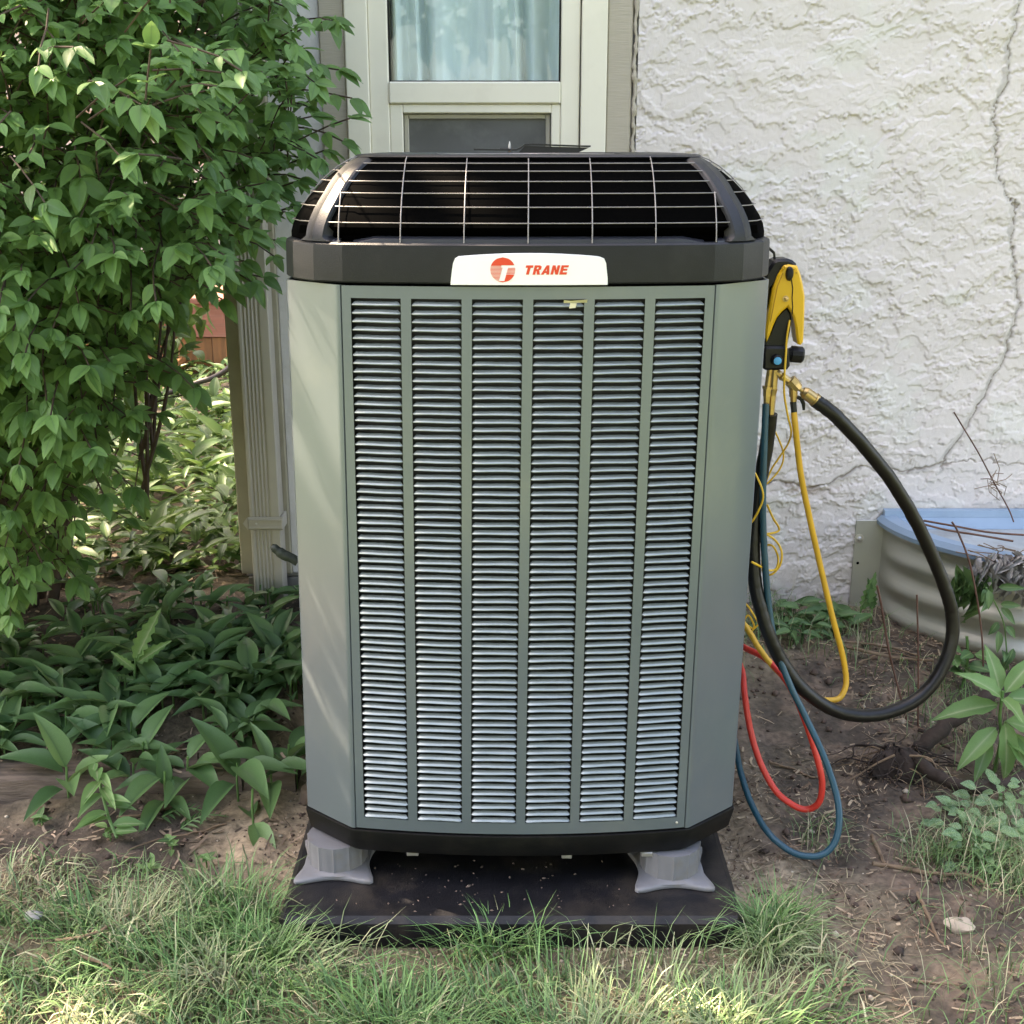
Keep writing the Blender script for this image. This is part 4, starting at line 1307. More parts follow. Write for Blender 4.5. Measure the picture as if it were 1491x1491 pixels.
twl = []
cnt = 0
while cnt < 2250:
    z = random.uniform(.45, 2.45); xr = xright(z) - .10
    x = random.uniform(-2.15, xr)
    # the crown hangs over the stems: thin below
    low = max(0, (.95 - z) / .5)
    if random.random() < low * .45: continue
    cxx = -1.35; hx = 1.0
    yf = 1.5 - 1.0 * math.sqrt(max(.02, 1 - ((x - cxx) / hx) ** 2)) * (1 - .35 * abs(z - 1.4) / 1.0)
    if x > -.80: yf = max(yf, .98)
    y = yf + abs(random.gauss(0, .30)) if random.random() < .8 else random.uniform(yf, 1.9)
    if y > 1.47 and x > -1.02: y = random.uniform(1.0, 1.45)
    y = min(y, 2.0)
    if x > -.72 and y < 1.02: continue
    d = Vector((x + 1.35, (y - 1.5) * 1.2, (z - 1.2) * .35 + .15)) + rv(.35)
    if d.y > .2: d.y = -.2 * random.random()
    ln = random.uniform(.14, .28)
    e = Vector((x, y, z)) + d.normalized() * ln
    if e.x > xright(e.z) or (e.x > -.53 and e.y < 1.0): continue
    if e.y > WY - .06 and e.x > XL - .08: continue
    spray((x, y, z), d, random.randint(3, 5), ln, random.uniform(.049, .072)); cnt += 1
# sprays that reach forward beside the cabinet, just above it
for k in range(95):
    z = random.uniform(1.42, 2.15); x = random.uniform(-1.15, -.68); y = random.uniform(.30, .95)
    if x > -.70 - .35 * (1.62 - z) * (z < 1.62): continue
    spray((x, y, z), Vector((.5, -.35, .15)) + rv(.4), random.randint(2, 3), random.uniform(.10, .18), random.uniform(.055, .078))
# the closed inside of the crown
for k in range(16000):
    z = random.uniform(.75, 2.5); x = random.uniform(-2.3, xright(z) - .12); y = random.uniform(.95, 2.0)
    if random.random() < (1.15 - z) / .4 or (y > 1.45 and x > -1.02): continue
    if random.random() < .35 * (.5 + .5 * math.sin(x * 9 + z * 7) * math.sin(z * 11 - x * 5)): continue
    l = random.uniform(.06, .09); leaves.append(basis((x, y, z), Vector((random.uniform(-1, 1), random.uniform(-1, .6), random.uniform(-.9, .2))), Vector((0, -.3, 1)) + rv(.4), l, l * .56))
# a few clear sprays hanging low, as in the photo
for (px, py, yy) in ((90, 500, .8), (160, 520, .78), (215, 515, .78), (120, 560, .8), (40, 690, .82), (130, 660, .8), (60, 790, .9), (30, 560, .8), (20, 440, .7), (95, 430, .75), (250, 400, .95), (300, 370, 1.0), (255, 405, .95), (190, 330, .8), (405, 60, 1.3), (430, 130, 1.32), (420, 185, 1.3), (430, 30, 1.3), (425, 100, 1.3)):
    p = P(px, py, Y=yy); spray(p, Vector((.8, -.35, -.05)) + rv(.15), 3, .16, .070)
for pts in twl:
    pass
tb = B()
for pts in twl: tb.tube(pts, .0022, 4, caps=False)
tb.obj('twig', bark, shrub, 60)['kind'] = 'stuff'
ok = []
for M in leaves:
    c = M @ Vector((0, .6, 0))
    if c.y > WY - .03 and c.x > XL - .06: continue
    if c.z < 1.60 and c.x > -.50 and c.y < 1.0: continue
    if any(off_ray(c, g_) < r_ * .8 + .01 for g_, r_ in GAPS): continue  # drop leaves that would block the chosen sun patches
    ok.append(M)
leaves = ok


def seen(c):
    q = c - CAM; f = Vector((0, math.cos(PITCH), -math.sin(PITCH))); u = Vector((0, math.sin(PITCH), math.cos(PITCH)))
    w_ = q.dot(f)
    return w_ > 0 and abs(q.x / w_) < .42 and abs(q.dot(u) / w_) < .42


order = sorted(range(len(leaves)), key=lambda i: (not seen(leaves[i].translation), (leaves[i].translation - CAM).length))
front = set(order[:300])
SH_K = [SH_T, leaf_template(6, .12, .10), leaf_template(6, .02, .38), leaf_template(6, .09, .28, wav=.02)]
lm3 = [leaf_mesh('leaf', SH_K[k % 4], shrub_leaf, .17 * k) for k in range(8)]
ww = Matrix.Translation(-wloc(shrub))
for i in front: inst('leaf', lm3[i % 8], shrub, None, mtx=ww @ leaves[i])
for k in range(4):
    fo = bake_leaves('foliage', [leaves[i] for i in range(len(leaves)) if i not in front and i % 4 == k], SH_K[k], shrub_leaf, shrub)
    fo['kind'] = 'stuff'

# --- broad-leaved plants of the shaded bed
LT = leaf_template(7, .16, .34)
lily = [leaf_mesh('leaf', LT, lily_leaf, .25 * k) for k in range(4)]
yel = leaf_mesh('leaf', LT, yellow_leaf, 0)


def lily_plant(x, y, label, group, n=None, hi=1.0, low=False, mset=None, lean=None):
    z = gh(x, y)
    r = thing('broad_leaved_plant', label, 'plant', (x, y, z - .005), group)
    n = n or random.randint(3, 5); a0 = random.uniform(0, 6.28)
    for k in range(n):
        a = a0 + k * 6.28 / n + random.uniform(-.5, .5)
        ln = random.uniform(.085, .16) * hi
        el = random.uniform(.15, 1.0) if not low else random.uniform(-.1, .3)
        d = Vector((math.cos(a) * math.cos(el), math.sin(a) * math.cos(el), math.sin(el)))
        if lean: d = (d + Vector(lean)).normalized()
        base = Vector((math.cos(a) * .012, math.sin(a) * .012, random.uniform(.02, .09) * hi if not low else .02))
        M = basis(base, d, Vector((-d.x * .4, -d.y * .4 - .2, 1)), ln, ln * random.uniform(.34, .46))
        inst('leaf', random.choice(mset or lily), r, None, mtx=M)
    b = B(); b.tube([(0, 0, -.01), (0, 0, .05 * hi), (.004, 0, .09 * hi)], .003, 5)
    V = b.V; obj('stem', V, b.F, MATS['weed_leaf'], r, 60, world=False)
    return r


spots = 0
while spots < 185:
    x = random.uniform(-1.75, -.50); y = random.uniform(.56, 1.52)
    if x > -.56 and y < .95: continue
    if y > 1.25 and x < -1.2 and random.random() < .6: continue
    near = y < .75
    right = x > -.72
    if right: lab, grp = 'broad-leaved dark green plant crowded against the left side of the heat pump', 'broad-leaved plants against the heat pump'
    elif near: lab, grp = 'broad-leaved dark green plant just behind the timber edging', 'broad-leaved plants behind the timber edging'
    elif y < 1.1: lab, grp = 'broad-leaved dark green plant in the middle of the shaded bed', 'broad-leaved plants in the middle of the bed'
    else: lab, grp = 'small broad-leaved green plant at the foot of the big shrub', 'broad-leaved plants at the foot of the shrub'
    lily_plant(x, y, lab, grp, hi=1.0 if y < 1.1 else .8); spots += 1
lily_plant(-.72, .47, 'large plant with broad leaf arching over the timber edging near the heat pump', None, 4, 1.25, lean=(.1, -.5, .1))
lily_plant(-.90, .46, 'broad-leaved plant flopping forward over the middle of the timber edging', None, 5, 1.15, lean=(-.1, -.6, -.1))
lily_plant(-.99, .50, 'upright narrow-leaved plant right behind the timber edging', None, 4, 1.1, lean=(0, -.3, .2))
lily_plant(-.66, .36, 'broken broad leaf lying flat on the sandy soil by the pad', None, 2, 1.2, True, lean=(.1, -.2, 0))
lily_plant(-.585, .55, 'plant with a yellowing leaf at the end of the timber edging', None, 3, .9, mset=[lily[0], yel])
for x_, y_, lab_ in ((-1.16, .50, 'broad-leaved plant spilling over the left part of the timber edging'), (-.64, .50, 'low broad-leaved plant between the edging end and the heat pump'), (-.86, .53, 'broad-leaved plant leaning forward from just behind the edging')):
    lily_plant(x_, y_, lab_, None, 5, 1.05, lean=(0, -.55, 0))
# pulled weed lying across the timber edging
r = thing('uprooted_weed', 'uprooted pale green weed lying across the timber edging', 'weed', (-1.06, .44, .06))
wl_t = leaf_template(6, .12, .15)
wlm = leaf_mesh('leaf', wl_t, weed_leaf, .1)
b = B(); b.tube([(0, 0, .07), (.03, -.06, .03), (.07, -.14, .0), (.10, -.18, -.03)], .004, 6); V = b.V; obj('stem', V, b.F, weed_leaf, r, 60, world=False)
for k in range(12):
    t = k / 11
    p = Vector((.09 * t, -.17 * t, .07 - .09 * t)); a = random.uniform(-2.9, .3)
    d = Vector((math.cos(a), math.sin(a), random.uniform(-.1, .35)))
    inst('leaf', wlm, r, None, mtx=basis(p, d, Vector((0, -.3, 1)), random.uniform(.05, .11), random.uniform(.025, .04)))
# small things growing and lying before the edging
fern_t = leaf_template(4, .1, .1); fm_ = leaf_mesh('leaf', fern_t, wall_weed_leaf, .3)
for px, py, lab, a0 in ((262, 1195, 'small feathery fern sprig lying before the timber edging', .5), (235, 1180, 'second feathery sprig behind the fern sprig by the edging', .15)):
    c = P(px, py, z=.02); r = thing('fern_sprig', lab, 'fern', (c.x, c.y, gh(c.x, c.y) + .006))
    sp_ = [Vector((t * .11 * math.cos(a0), t * .11 * math.sin(a0), .02 * math.sin(t * 3))) for t in np.linspace(0, 1, 9)]
    b = B(); b.tube(sp_, .0018, 4); obj('stem', b.V, b.F, weed_leaf, r, 60, world=False)
    for k, p in enumerate(sp_):
        for sd in (-1, 1):
            d = Vector((math.cos(a0 + sd * .95), math.sin(a0 + sd * .95), .1)); l = .045 * (1 - .09 * k)
            inst('leaf', fm_, r, None, mtx=basis(p, d, (0, -.3, 1), l, l * .22))
for px, py, n_, lab in ((215, 1255, 7, 'small clover-like weed at the upper edge of the lawn'), (90, 1310, 6, 'tiny bright weed in the lawn on the left'), (300, 1250, 6, 'small weed between the lawn and the sandy soil'), (160, 1215, 7, 'little weed on the soil below the timber edging'), (60, 1190, 6, 'little weed on the soil below the left part of the edging'), (250, 1225, 8, 'low green weed right before the fern sprig')):
    c = P(px, py, z=.02); r = thing('small_weed', lab, 'weed', (c.x, c.y, gh(c.x, c.y)))
    b = B(); b.tube([(0, 0, -.01), (0, 0, .03)], .0018, 4); obj('stem', b.V, b.F, weed_leaf, r, 60, world=False)
    for k in range(n_):
        a = k * 2.4 + random.random(); l = random.uniform(.02, .042)
        inst('leaf', random.choice((wlm, fm_)), r, None, mtx=basis((random.uniform(-.012, .012), random.uniform(-.012, .012), .012 + .02 * random.random()), (math.cos(a), math.sin(a) - .2, random.uniform(0, .5)), (0, -.3, 1), l, l * .5))
# tall jagged weed standing in the bed
r = thing('jagged_weed', 'tall jagged-leaved weed standing above the shaded bed', 'weed', (*P(195, 1005, z=.12).xy, .10))
jt = leaf_template(14, .14, .1); jv = jt[0].copy()
for i in range(15):
    if 0 < i < 14:
        f = 1.15 if i % 2 else .72
        jv[i * 3, 0] *= f; jv[i * 3 + 2, 0] *= f
jm = leaf_mesh('leaf', (jv, jt[1], jt[2]), weed_leaf, .0)
b = B(); b.tube([(0, 0, -.03), (.005, 0, .06), (.015, -.005, .12)], [.005, .004, .003], 6); obj('stem', b.V, b.F, weed_leaf, r, 60, world=False)
for d, ln, z in (((.45, .05, .9), .17, .11), ((.75, -.1, .55), .13, .10), ((-.6, -.1, .6), .09, .08), ((-.8, -.2, .25), .08, .05), ((.5, -.5, .2), .08, .04)):
    inst('leaf', jm, r, None, mtx=basis((.012, 0, z), d, (0, -1, .6), ln, ln * .3))

# each label says row and place
ONES = 'leftmost second third fourth fifth sixth seventh eighth ninth tenth eleventh twelfth thirteenth fourteenth fifteenth sixteenth seventeenth eighteenth nineteenth twentieth'.split()


def nth(k):
    if k < 20: return ONES[k] + (' plant' if k == 0 else ' plant from the left')
    t = ('twenty', 'thirty', 'forty')[(k + 1) // 10 - 2]; u_ = (k + 1) % 10
    return (t + '-' + ('', 'first', 'second', 'third', 'fourth', 'fifth', 'sixth', 'seventh', 'eighth', 'ninth')[u_] if u_ else t[:-1] + 'ieth') + ' plant from the left'


def rows(grps, cuts):
    for g_, what in grps.items():
        L_ = [o for o in COL.objects if o.get('group') == g_]
        for k0, (lo_, hi_, nm_) in enumerate(cuts):
            q_ = sorted((o for o in L_ if lo_ <= o.location.y < hi_), key=lambda o: (o.location.x - CAM.x) / (o.location.y - CAM.y))
            for k, o in enumerate(q_): o['label'] = '%s in the %s row of %s' % (nth(k), nm_, what)


rows({'broad-leaved plants against the heat pump': 'leaves beside the heat pump', 'broad-leaved plants behind the timber edging': 'leaves behind the edging',
      'broad-leaved plants in the middle of the bed': 'dark leaves in the bed', 'broad-leaved plants at the foot of the shrub': 'small leaves under the shrub'},
     ((0, .68, 'front'), (.68, .82, 'second'), (.82, .96, 'third'), (.96, 1.1, 'fourth'), (1.1, 1.24, 'fifth'), (1.24, 1.38, 'sixth'), (1.38, 3, 'back')))
# --- sunlit ground cover farther back (a mass) and single plants standing in it
bt = leaf_template(5, .14, .3)
ms = []
rs = random.Random(5)
for k in range(7500):
    y = 1.75 + 5.2 * rs.random() ** 1.3; x = rs.uniform(-1.0 - (y + 2.3) * .62, -.96 - .02 * (y - 1.6))
    if 1.7 < y < 2.3 and rs.random() < .3: continue
    z = gh(x, y) + rs.uniform(.0, .10)
    a = rs.uniform(0, 6.28); el = rs.uniform(-.1, .9)
    d = Vector((math.cos(a) * math.cos(el), math.sin(a) * math.cos(el), math.sin(el)))
    ln = rs.uniform(.06, .15)
    ms.append(basis((x, y, z), d, (0, -.1, 1), ln, ln * rs.uniform(.3, .45)))
gcv = bake_leaves('ground_cover', ms, bt, bright_leaf)
tag(gcv, 'sunlit yellow green ground cover spreading behind the shrub towards the deck', 'ground cover', kind='stuff')
bl = [leaf_mesh('leaf', bt, bright_leaf, .25 * k) for k in range(4)]
for k in range(34):
    y = 1.8 + 3.4 * random.random(); x = random.uniform(-1.05 - (y + 2.3) * .12, -1.0 - .02 * y)
    lily_plant(x, y, 'sunlit yellow green broad-leaved plant behind the downspout' if y > 3 else 'bright green broad-leaved plant between the shrub and the downspout', 'sunlit plants behind the downspout' if y > 3 else 'bright plants between shrub and downspout', 5, 1.25, mset=bl)

rows({'sunlit plants behind the downspout': 'sunlit leaves beyond the downspout', 'bright plants between shrub and downspout': 'bright leaves beside the downspout'}, ((0, 2.4, 'front'), (2.4, 3.0, 'second'), (3.0, 3.7, 'third'), (3.7, 4.4, 'fourth'), (4.4, 9, 'back')))
# --- plants on the right
WT = leaf_template(9, .10, .30, wav=.03)
wm = [leaf_mesh('leaf', WT, weed_leaf, .3 * k) for k in range(3)]


def weed(name, label, x, y, z0, specs, stem, m=wm, cat='weed', wratio=.38):
    r = thing(name, label, cat, (x, y, z0))
    b = B(); b.tube(smooth_path(stem, 5), .0045, 6); obj('stem', b.V, b.F, m[0].materials[0], r, 60, world=False)
    for p, d, ln in specs:
        inst('leaf', random.choice(m), r, None, mtx=basis(p, d, Vector((0, -.6, 1)), ln * (.82 if wratio == .38 else 1), ln * wratio * (.82 if wratio == .38 else 1)))
    return r


bx, by = 1.235, .60
weed('large_leaved_weed', 'large pale green weed with long pointed leaves among the dark roots', bx, by, .03,
     [((0, 0, .20), (.1, -.7, .05), .13), ((0, 0, .20), (-.55, -.1, .5), .17), ((.01, .01, .21), (.45, .1, .6), .17), ((.01, 0, .2), (.95, -.1, .05), .21), ((-.01, 0, .18), (-.95, -.15, .0), .20),
      ((.01, -.01, .14), (.05, -.35, -.75), .19), ((.01, -.01, .14), (.85, -.3, -.12), .22), ((-.01, -.01, .12), (-.7, -.45, -.38), .18), ((.01, -.01, .10), (.75, -.45, -.35), .19), ((-.02, 0, .08), (-.4, -.6, -.5), .14), ((.0, .02, .21), (-.1, .3, .7), .15), ((.02, 0, .1), (.3, -.6, -.35), .16)],
     [(0, 0, -.03), (.01, 0, .08), (0, 0, .15), (0, 0, .22)])
nm_t = leaf_template(5, .1, .2, base_w=.2)
nl = [leaf_mesh('leaf', nm_t, nettle_leaf, .3 * k) for k in range(3)]
for q, (px, py) in enumerate(((1400, 1190), (1455, 1175), (1420, 1235), (1470, 1225))):
    c = P(px, py, z=.04)
    sp_ = []
    for k in range(26):
        a = random.uniform(0, 6.28); rr_ = random.uniform(.0, .07)
        sp_.append(((rr_ * math.cos(a), rr_ * math.sin(a), random.uniform(.02, .10)), Vector((math.cos(a), math.sin(a) - .4, random.uniform(-.2, .5))), random.uniform(.026, .045)))
    weed('spotted_weed', ['low white-spotted green weed, leftmost of the clump under the pale weed', 'low white-spotted green weed right under the large pale leaves', 'low white-spotted green weed nearest the twig on the soil', 'low white-spotted green weed at the right edge of the photo'][q], c.x, c.y, gh(c.x, c.y), sp_, [(0, 0, -.02), (0, 0, .04), (0, 0, .07)], nl, wratio=.72)
wt = leaf_template(6, .14, .35)
wwm = [leaf_mesh('leaf', wt, wall_weed_leaf, .25 * k) for k in range(4)]
for q, (px, py, n, ln0, lab) in enumerate(((1150, 878, 12, .075, 'bushy green weed at the wall foot just right of the blue hose'), (1195, 895, 12, .09, 'spreading weed at the wall foot behind the yellow hose'), (1225, 900, 10, .10, 'flat green weed at the wall foot beside the steel flange'), (1130, 905, 9, .07, 'small green weed at the wall foot behind the black hose'), (1170, 905, 9, .06, 'little green weed between the blue and the yellow hose'))):
    c = P(px, py, Y=1.40 - .03 * q)
    z = gh(c.x, c.y); sp_ = []
    for k in range(n):
        a = random.uniform(0, 6.28); sp_.append(((random.uniform(-.05, .05), random.uniform(-.03, .03), random.uniform(.01, .08)), Vector((math.cos(a), math.sin(a) - .2, random.uniform(-.1, .6))), ln0 * random.uniform(.7, 1.2)))
    weed('wall_weed', lab, c.x, c.y, z, sp_, [(0, 0, -.02), (0, 0, .04), (0, 0, .07)], wwm, wratio=.4)
for px, py, ln, lean, lab in ((1252, 905, .135, (.25, -.1, .9), 'single dark upright jagged leaf before the steel flange'), (1268, 908, .11, (-.2, -.1, .95), 'shorter dark upright jagged leaf right of the flange')):
    c = P(px, py, Y=1.40); z = gh(c.x, c.y)
    r = thing('upright_weed', lab, 'weed', (c.x, c.y, z))
    inst('leaf', leaf_mesh('leaf', (jv, jt[1], jt[2]), lily_leaf, .5), r, None, mtx=basis((0, 0, .05), lean, (0, -1, .2), ln, ln * .34))
    b = B(); b.tube([(0, 0, -.02), (0, 0, .06)], .003, 5); obj('stem', b.V, b.F, weed_leaf, r, 60, world=False)
c = P(1408, 925, Y=1.02); z = gh(c.x, c.y)
sp_ = [((random.uniform(-.04, .05), random.uniform(-.03, .03), .02 + .10 * random.random()), Vector((random.uniform(-1, 1), -.6, random.uniform(-.2, .7))), random.uniform(.05, .075)) for k in range(16)]
weed('creeper', 'bright green creeper growing up the front of the window well', c.x, c.y, z, sp_, [(0, 0, -.02), (.01, 0, .08), (0, 0, .16)], [leaf_mesh('leaf', nm_t, weed_leaf, .2), leaf_mesh('leaf', nm_t, wall_weed_leaf, .6)], 'creeper', wratio=.7)
# hanging green and grey wilted plants on the cover
hp = P(1425, 800, Y=1.10)
r = thing('wilted_plant', 'wilted plant with grey shrivelled leaves drooping over the blue cover', 'dead plant', (hp.x, hp.y, .43))
wtm = leaf_template(9, .5, .5, wav=.12)
wl_ = leaf_mesh('leaf', wtm, wilt, 0); gl_ = leaf_mesh('leaf', wtm, wall_weed_leaf, .2)
for k in range(75):
    p = Vector((random.uniform(-.02, .18), random.uniform(-.05, .03), random.uniform(-.03, .03)))
    inst('leaf', wl_, r, None, mtx=basis(p, Vector((random.uniform(-.5, .5), -.4, random.uniform(-1.2, -.1))), Vector((random.uniform(-.5, .5), -1, .3)), random.uniform(.045, .10), random.uniform(.012, .024)))
for k in range(14):
    p = Vector((random.uniform(-.07, .01), random.uniform(-.05, .0), random.uniform(-.06, .0)))
    inst('leaf', gl_, r, None, mtx=basis(p, Vector((random.uniform(-.35, .3), -.3, -1.0)), Vector((random.uniform(-.5, .5), -1, .3)), random.uniform(.07, .13), random.uniform(.025, .04)))
b = B()
for k in range(10):
    p = Vector((random.uniform(.0, .15), random.uniform(-.05, .1), random.uniform(.0, .03))); e = p + Vector((random.uniform(-.12, .15), random.uniform(-.1, .1), random.uniform(-.02, .05)))
    b.tube(smooth_path([p, p.lerp(e, .5) + rv(.015), e], 4), .0016, 4)
obj('straw', b.V, b.F, chip_m if False else twig_m, r, 60, world=False)
vn = [P(a, c_, Y=1.0) for a, c_ in ((1435, 855), (1450, 880), (1462, 910), (1466, 950), (1470, 990))]
r = thing('hanging_vine', 'thin vine hanging from the cover down the front of the well', 'vine', vn[0])
b = B(); b.tube(smooth_path(vn, 5), .0022, 5); b.obj('stem', weed_leaf, r, 60)
for k in range(12):
    p = vn[min(4, k // 3)] - vn[0] + rv(.012)
    inst('leaf', random.choice(wwm), r, None, mtx=basis(p, Vector((random.uniform(-.8, .8), -.5, random.uniform(-.9, .2))), (0, -1, .4), random.uniform(.04, .075), .025))
# bare stems
ST = [([(1328, 1075), (1310, 1010), (1295, 950), (1283, 880), (1277, 853)], .85, .0032, 'bare red-brown stem slanting up left of the thick hose loop'),
      ([(1336, 1085), (1337, 1020), (1337, 950), (1335, 866)], .82, .0026, 'thin straight upright stem inside the thick hose loop'),
      ([(1432, 975), (1430, 930), (1424, 880), (1412, 820), (1395, 775), (1386, 760)], .98, .0028, 'bare dark stem rising past the wilted plant'),
      ([(1476, 760), (1468, 740), (1446, 700), (1425, 660), (1404, 625), (1389, 600)], 1.35, .0022, 'thin dark stem leaning over the back of the blue cover')]
for pix, yy, rd, lab in ST:
    hose('bare_stem', pix, yy, rd, stem_red, lab, 'stem', 6)
nest = P(1447, 702, Y=1.36)
b = B()
for k in range(14):
    a = nest + rv(.012); e = a + rv(.03); b.tube([a, a.lerp(e, .5) + rv(.01), e], .0013, 4)
tag(b.obj('dry_seed_head', twig_m, None, 60), 'small dry brown seed head caught on the leaning stem', 'seed head')
for pix, z_, lab in (([(1345, 758), (1390, 766), (1440, 775), (1491, 779)], 1.18, 'red-brown dry stick lying across the blue cover'), ([(1340, 762), (1380, 772), (1430, 780), (1475, 788)], 1.15, 'thinner dry stick under the other one on the blue cover')):
    hose('dry_stick', pix, z_, .0032, stem_red, lab, 'stick', 6)

# --- roots and stump
def wob(pts, rad, name, label, cat, m, sides=9):
    pts = smooth_path(pts, 6)
    rs_ = [r_ * random.uniform(.85, 1.15) for r_ in np.interp(np.linspace(0, 1, len(pts)), np.linspace(0, 1, len(rad)), rad)]
    b = B(); b.tube([p + rv(.0025) for p in pts], rs_, sides)
    return tag(b.obj(name, m, None, 60), label, cat)


sc0 = P(1310, 1095, z=.07)
wob([P(1335, 1092, z=.05), P(1370, 1062, z=.09), P(1410, 1035, z=.12), P(1450, 1005, z=.15), P(1510, 960, z=.17)], [.022, .019, .017, .018, .020], 'branch', 'dark thick branch rising from the stump to the right edge', 'branch', root_m)
wob([P(1320, 1095, z=.05), P(1350, 1120, z=.06), P(1385, 1140, z=.055), P(1425, 1148, z=.06), P(1500, 1132, z=.07)], [.02, .017, .015, .014, .014], 'branch', 'dark bent branch lying low under the pale weed', 'branch', root_m)
r = thing('tree_stump', 'knotted dark brown stump and roots in the soil on the right', 'stump', (sc0.x, sc0.y, .02))
b = B()
rings = []
for j in range(9):
    th_ = j / 8 * math.pi * .55
    rings.append([(sc0.x + .075 * math.cos(th_) * math.cos(a) * (1 + .3 * math.sin(3 * a + j)) * (1.15 if math.cos(a) < 0 else 1), sc0.y + .055 * math.cos(th_) * math.sin(a) * (1 + .25 * math.sin(4 * a)), -.01 + .085 * math.sin(th_) + .008 * math.sin(5 * a + 2 * j)) for a in np.linspace(0, 2 * math.pi, 22, endpoint=False)])
b.loft(rings); b.obj('stump_body', root_m, r, 60)
for k in range(70):
    a = random.uniform(0, 6.28); st0 = sc0 + Vector((math.cos(a) * .05, math.sin(a) * .035, random.uniform(-.05, .012)))
    ln = random.uniform(.05, .17); a += random.uniform(-1.2, 1.2)
    e = st0 + Vector((math.cos(a) * ln, math.sin(a) * ln * .8, 0)); e.z = gh(e.x, e.y) + random.uniform(-.01, .02)
    pp = smooth_path([st0, st0.lerp(e, .35) + rv(.018), st0.lerp(e, .7) + rv(.016), e], 4)
    r0 = random.choice((.0014, .0018, .0025, .0035))
    b = B(); b.tube(pp, [r0 * (1 - .7 * i / len(pp)) for i in range(len(pp))], 6); b.obj('root', root_m if random.random() < .75 else twig_m, r, 60)
STK = [([(1270, 1257), (1310, 1263), (1350, 1270), (1400, 1273), (1425, 1280), (1447, 1298)], .0055, 'long pale twig lying in front of the spotted weeds'),
       ([(1270, 1217), (1278, 1236), (1288, 1256)], .0055, 'short thick pale stick pointing at the long pale twig'),
       ([(1335, 1300), (1350, 1328), (1362, 1360), (1378, 1380)], .0042, 'crooked grey twig left of the tan stone'),
       ([(1158, 1491), (1200, 1466), (1240, 1446), (1263, 1440), (1288, 1447)], .0055, 'bent grey twig on the bare soil in the foreground'),
       ([(1333, 1428), (1365, 1432), (1410, 1433)], .0038, 'short straight twig on the soil below the tan stone'),
       ([(1120, 1110), (1150, 1118), (1185, 1132), (1200, 1120)], .004, 'small root twig crossing behind the red hose'),
       ([(1140, 990), (1185, 1012), (1196, 1030)], .0028, 'thin twig on the dark soil under the thick hose'),
       ([(1225, 940), (1260, 948), (1310, 958), (1360, 962)], .006, 'pale dry stalk on the soil before the window well'),
       ([(1215, 935), (1270, 938), (1340, 955)], .0045, 'second pale dry stalk nearer the wall before the window well'),
       ([(1250, 965), (1290, 950), (1340, 960)], .003, 'thin curved dry stalk inside the hose loop'),
       ([(80, 1370), (130, 1362), (165, 1345), (190, 1330)], .0045, 'pale dry twig lying in the lawn on the left'),
       ([(115, 1390), (140, 1400), (163, 1410)], .004, 'short dry twig in the lawn below the other twig'),
       ([(330, 1200), (270, 1215), (230, 1222), (185, 1238)], .003, 'thin dry stalk lying on the soil before the timber edging'),
       ([(170, 1190), (210, 1186), (260, 1172)], .0045, 'flat dry stalk at the foot of the timber edging')]
for pix, rd, lab in STK:
    pts = []
    for a, c_ in pix:
        p = P(a, c_, z=.02); p = P(a, c_, z=gh(p.x, p.y) + rd * 1.4 + (.03 if 'lawn' in lab else .002)); pts.append(p)
    pts = smooth_path(pts, 5); n = len(pts)
    b = B(); b.tube([p + rv(.001) for p in pts], [rd * (1 - .4 * i / n) for i in range(n)], 6)
    tag(b.obj('dry_twig', twig_m, None, 60), lab, 'twig')


def rock(name, c, rx, ry, rz, label, m=stone_m, cat='stone'):
    V = []; F = []; nu, nv = 14, 9; rr_ = random.Random(hash(label) % 1000 if False else len(label))
    ph = [rr_.uniform(0, 6.28) for _ in range(6)]
    for j in range(nv + 1):
        t = math.pi * j / nv
        for i in range(nu):
            a = 2 * math.pi * i / nu
            q = 1 + .12 * math.sin(2 * a + ph[0] + 2 * t) + .09 * math.sin(3 * a + ph[1] - 3 * t) + .07 * math.sin(5 * t + ph[2])
            V.append((c.x + rx * q * math.sin(t) * math.cos(a), c.y + ry * q * math.sin(t) * math.sin(a), c.z + rz * q * math.cos(t)))
    for j in range(nv):
        for i in range(nu): F.append((j * nu + i, j * nu + (i + 1) % nu, (j + 1) * nu + (i + 1) % nu, (j + 1) * nu + i))
    return tag(obj(name, V, F, m, None, 40), label, cat)


p = P(1397, 1347, z=.012); rock('stone', Vector((p.x, p.y, gh(p.x, p.y) + .004)), .030, .022, .016, 'tan stone half sunk in the bare soil on the right')
p = P(255, 1130, z=.05); p = P(425, 1128, z=.05); rock('soil_clod', Vector((-.535, .50, gh(-.535, .50) + .02)), .035, .03, .026, 'brown soil clod by the end of the timber edging', mat('soil_clod_m', (.2, .14, .1), .95, 0, .3, 30, .6, 60), 'clod')
p = P(50, 1338, z=.03); rock('stone', Vector((p.x, p.y, gh(p.x, p.y) + .035)), .020, .014, .012, 'small pale grey stone lying in the lawn on the left', mat('pale_stone', (.26, .26, .25), .9, 0, .2, 30, .4, 60))

# dark curled leaf poking out beside the cabinet
pc = [P(a, c_, Y=.32) for a, c_ in ((434, 818), (424, 812), (414, 808), (405, 802), (398, 797), (399, 802))]
b = B(); b.tube(smooth_path(pc, 4), [.011] * 6 + [.012] * 6 + [.010] * 4 + [.008, .007, .006, .005, .004], 7)
tag(b.obj('curled_leaf', mat('dark_curled_leaf', (.012, .02, .014), .6, 0, .3, 40, .4, 60), None, 60), 'dark curled leaf poking out from behind the left corner of the heat pump', 'leaf')
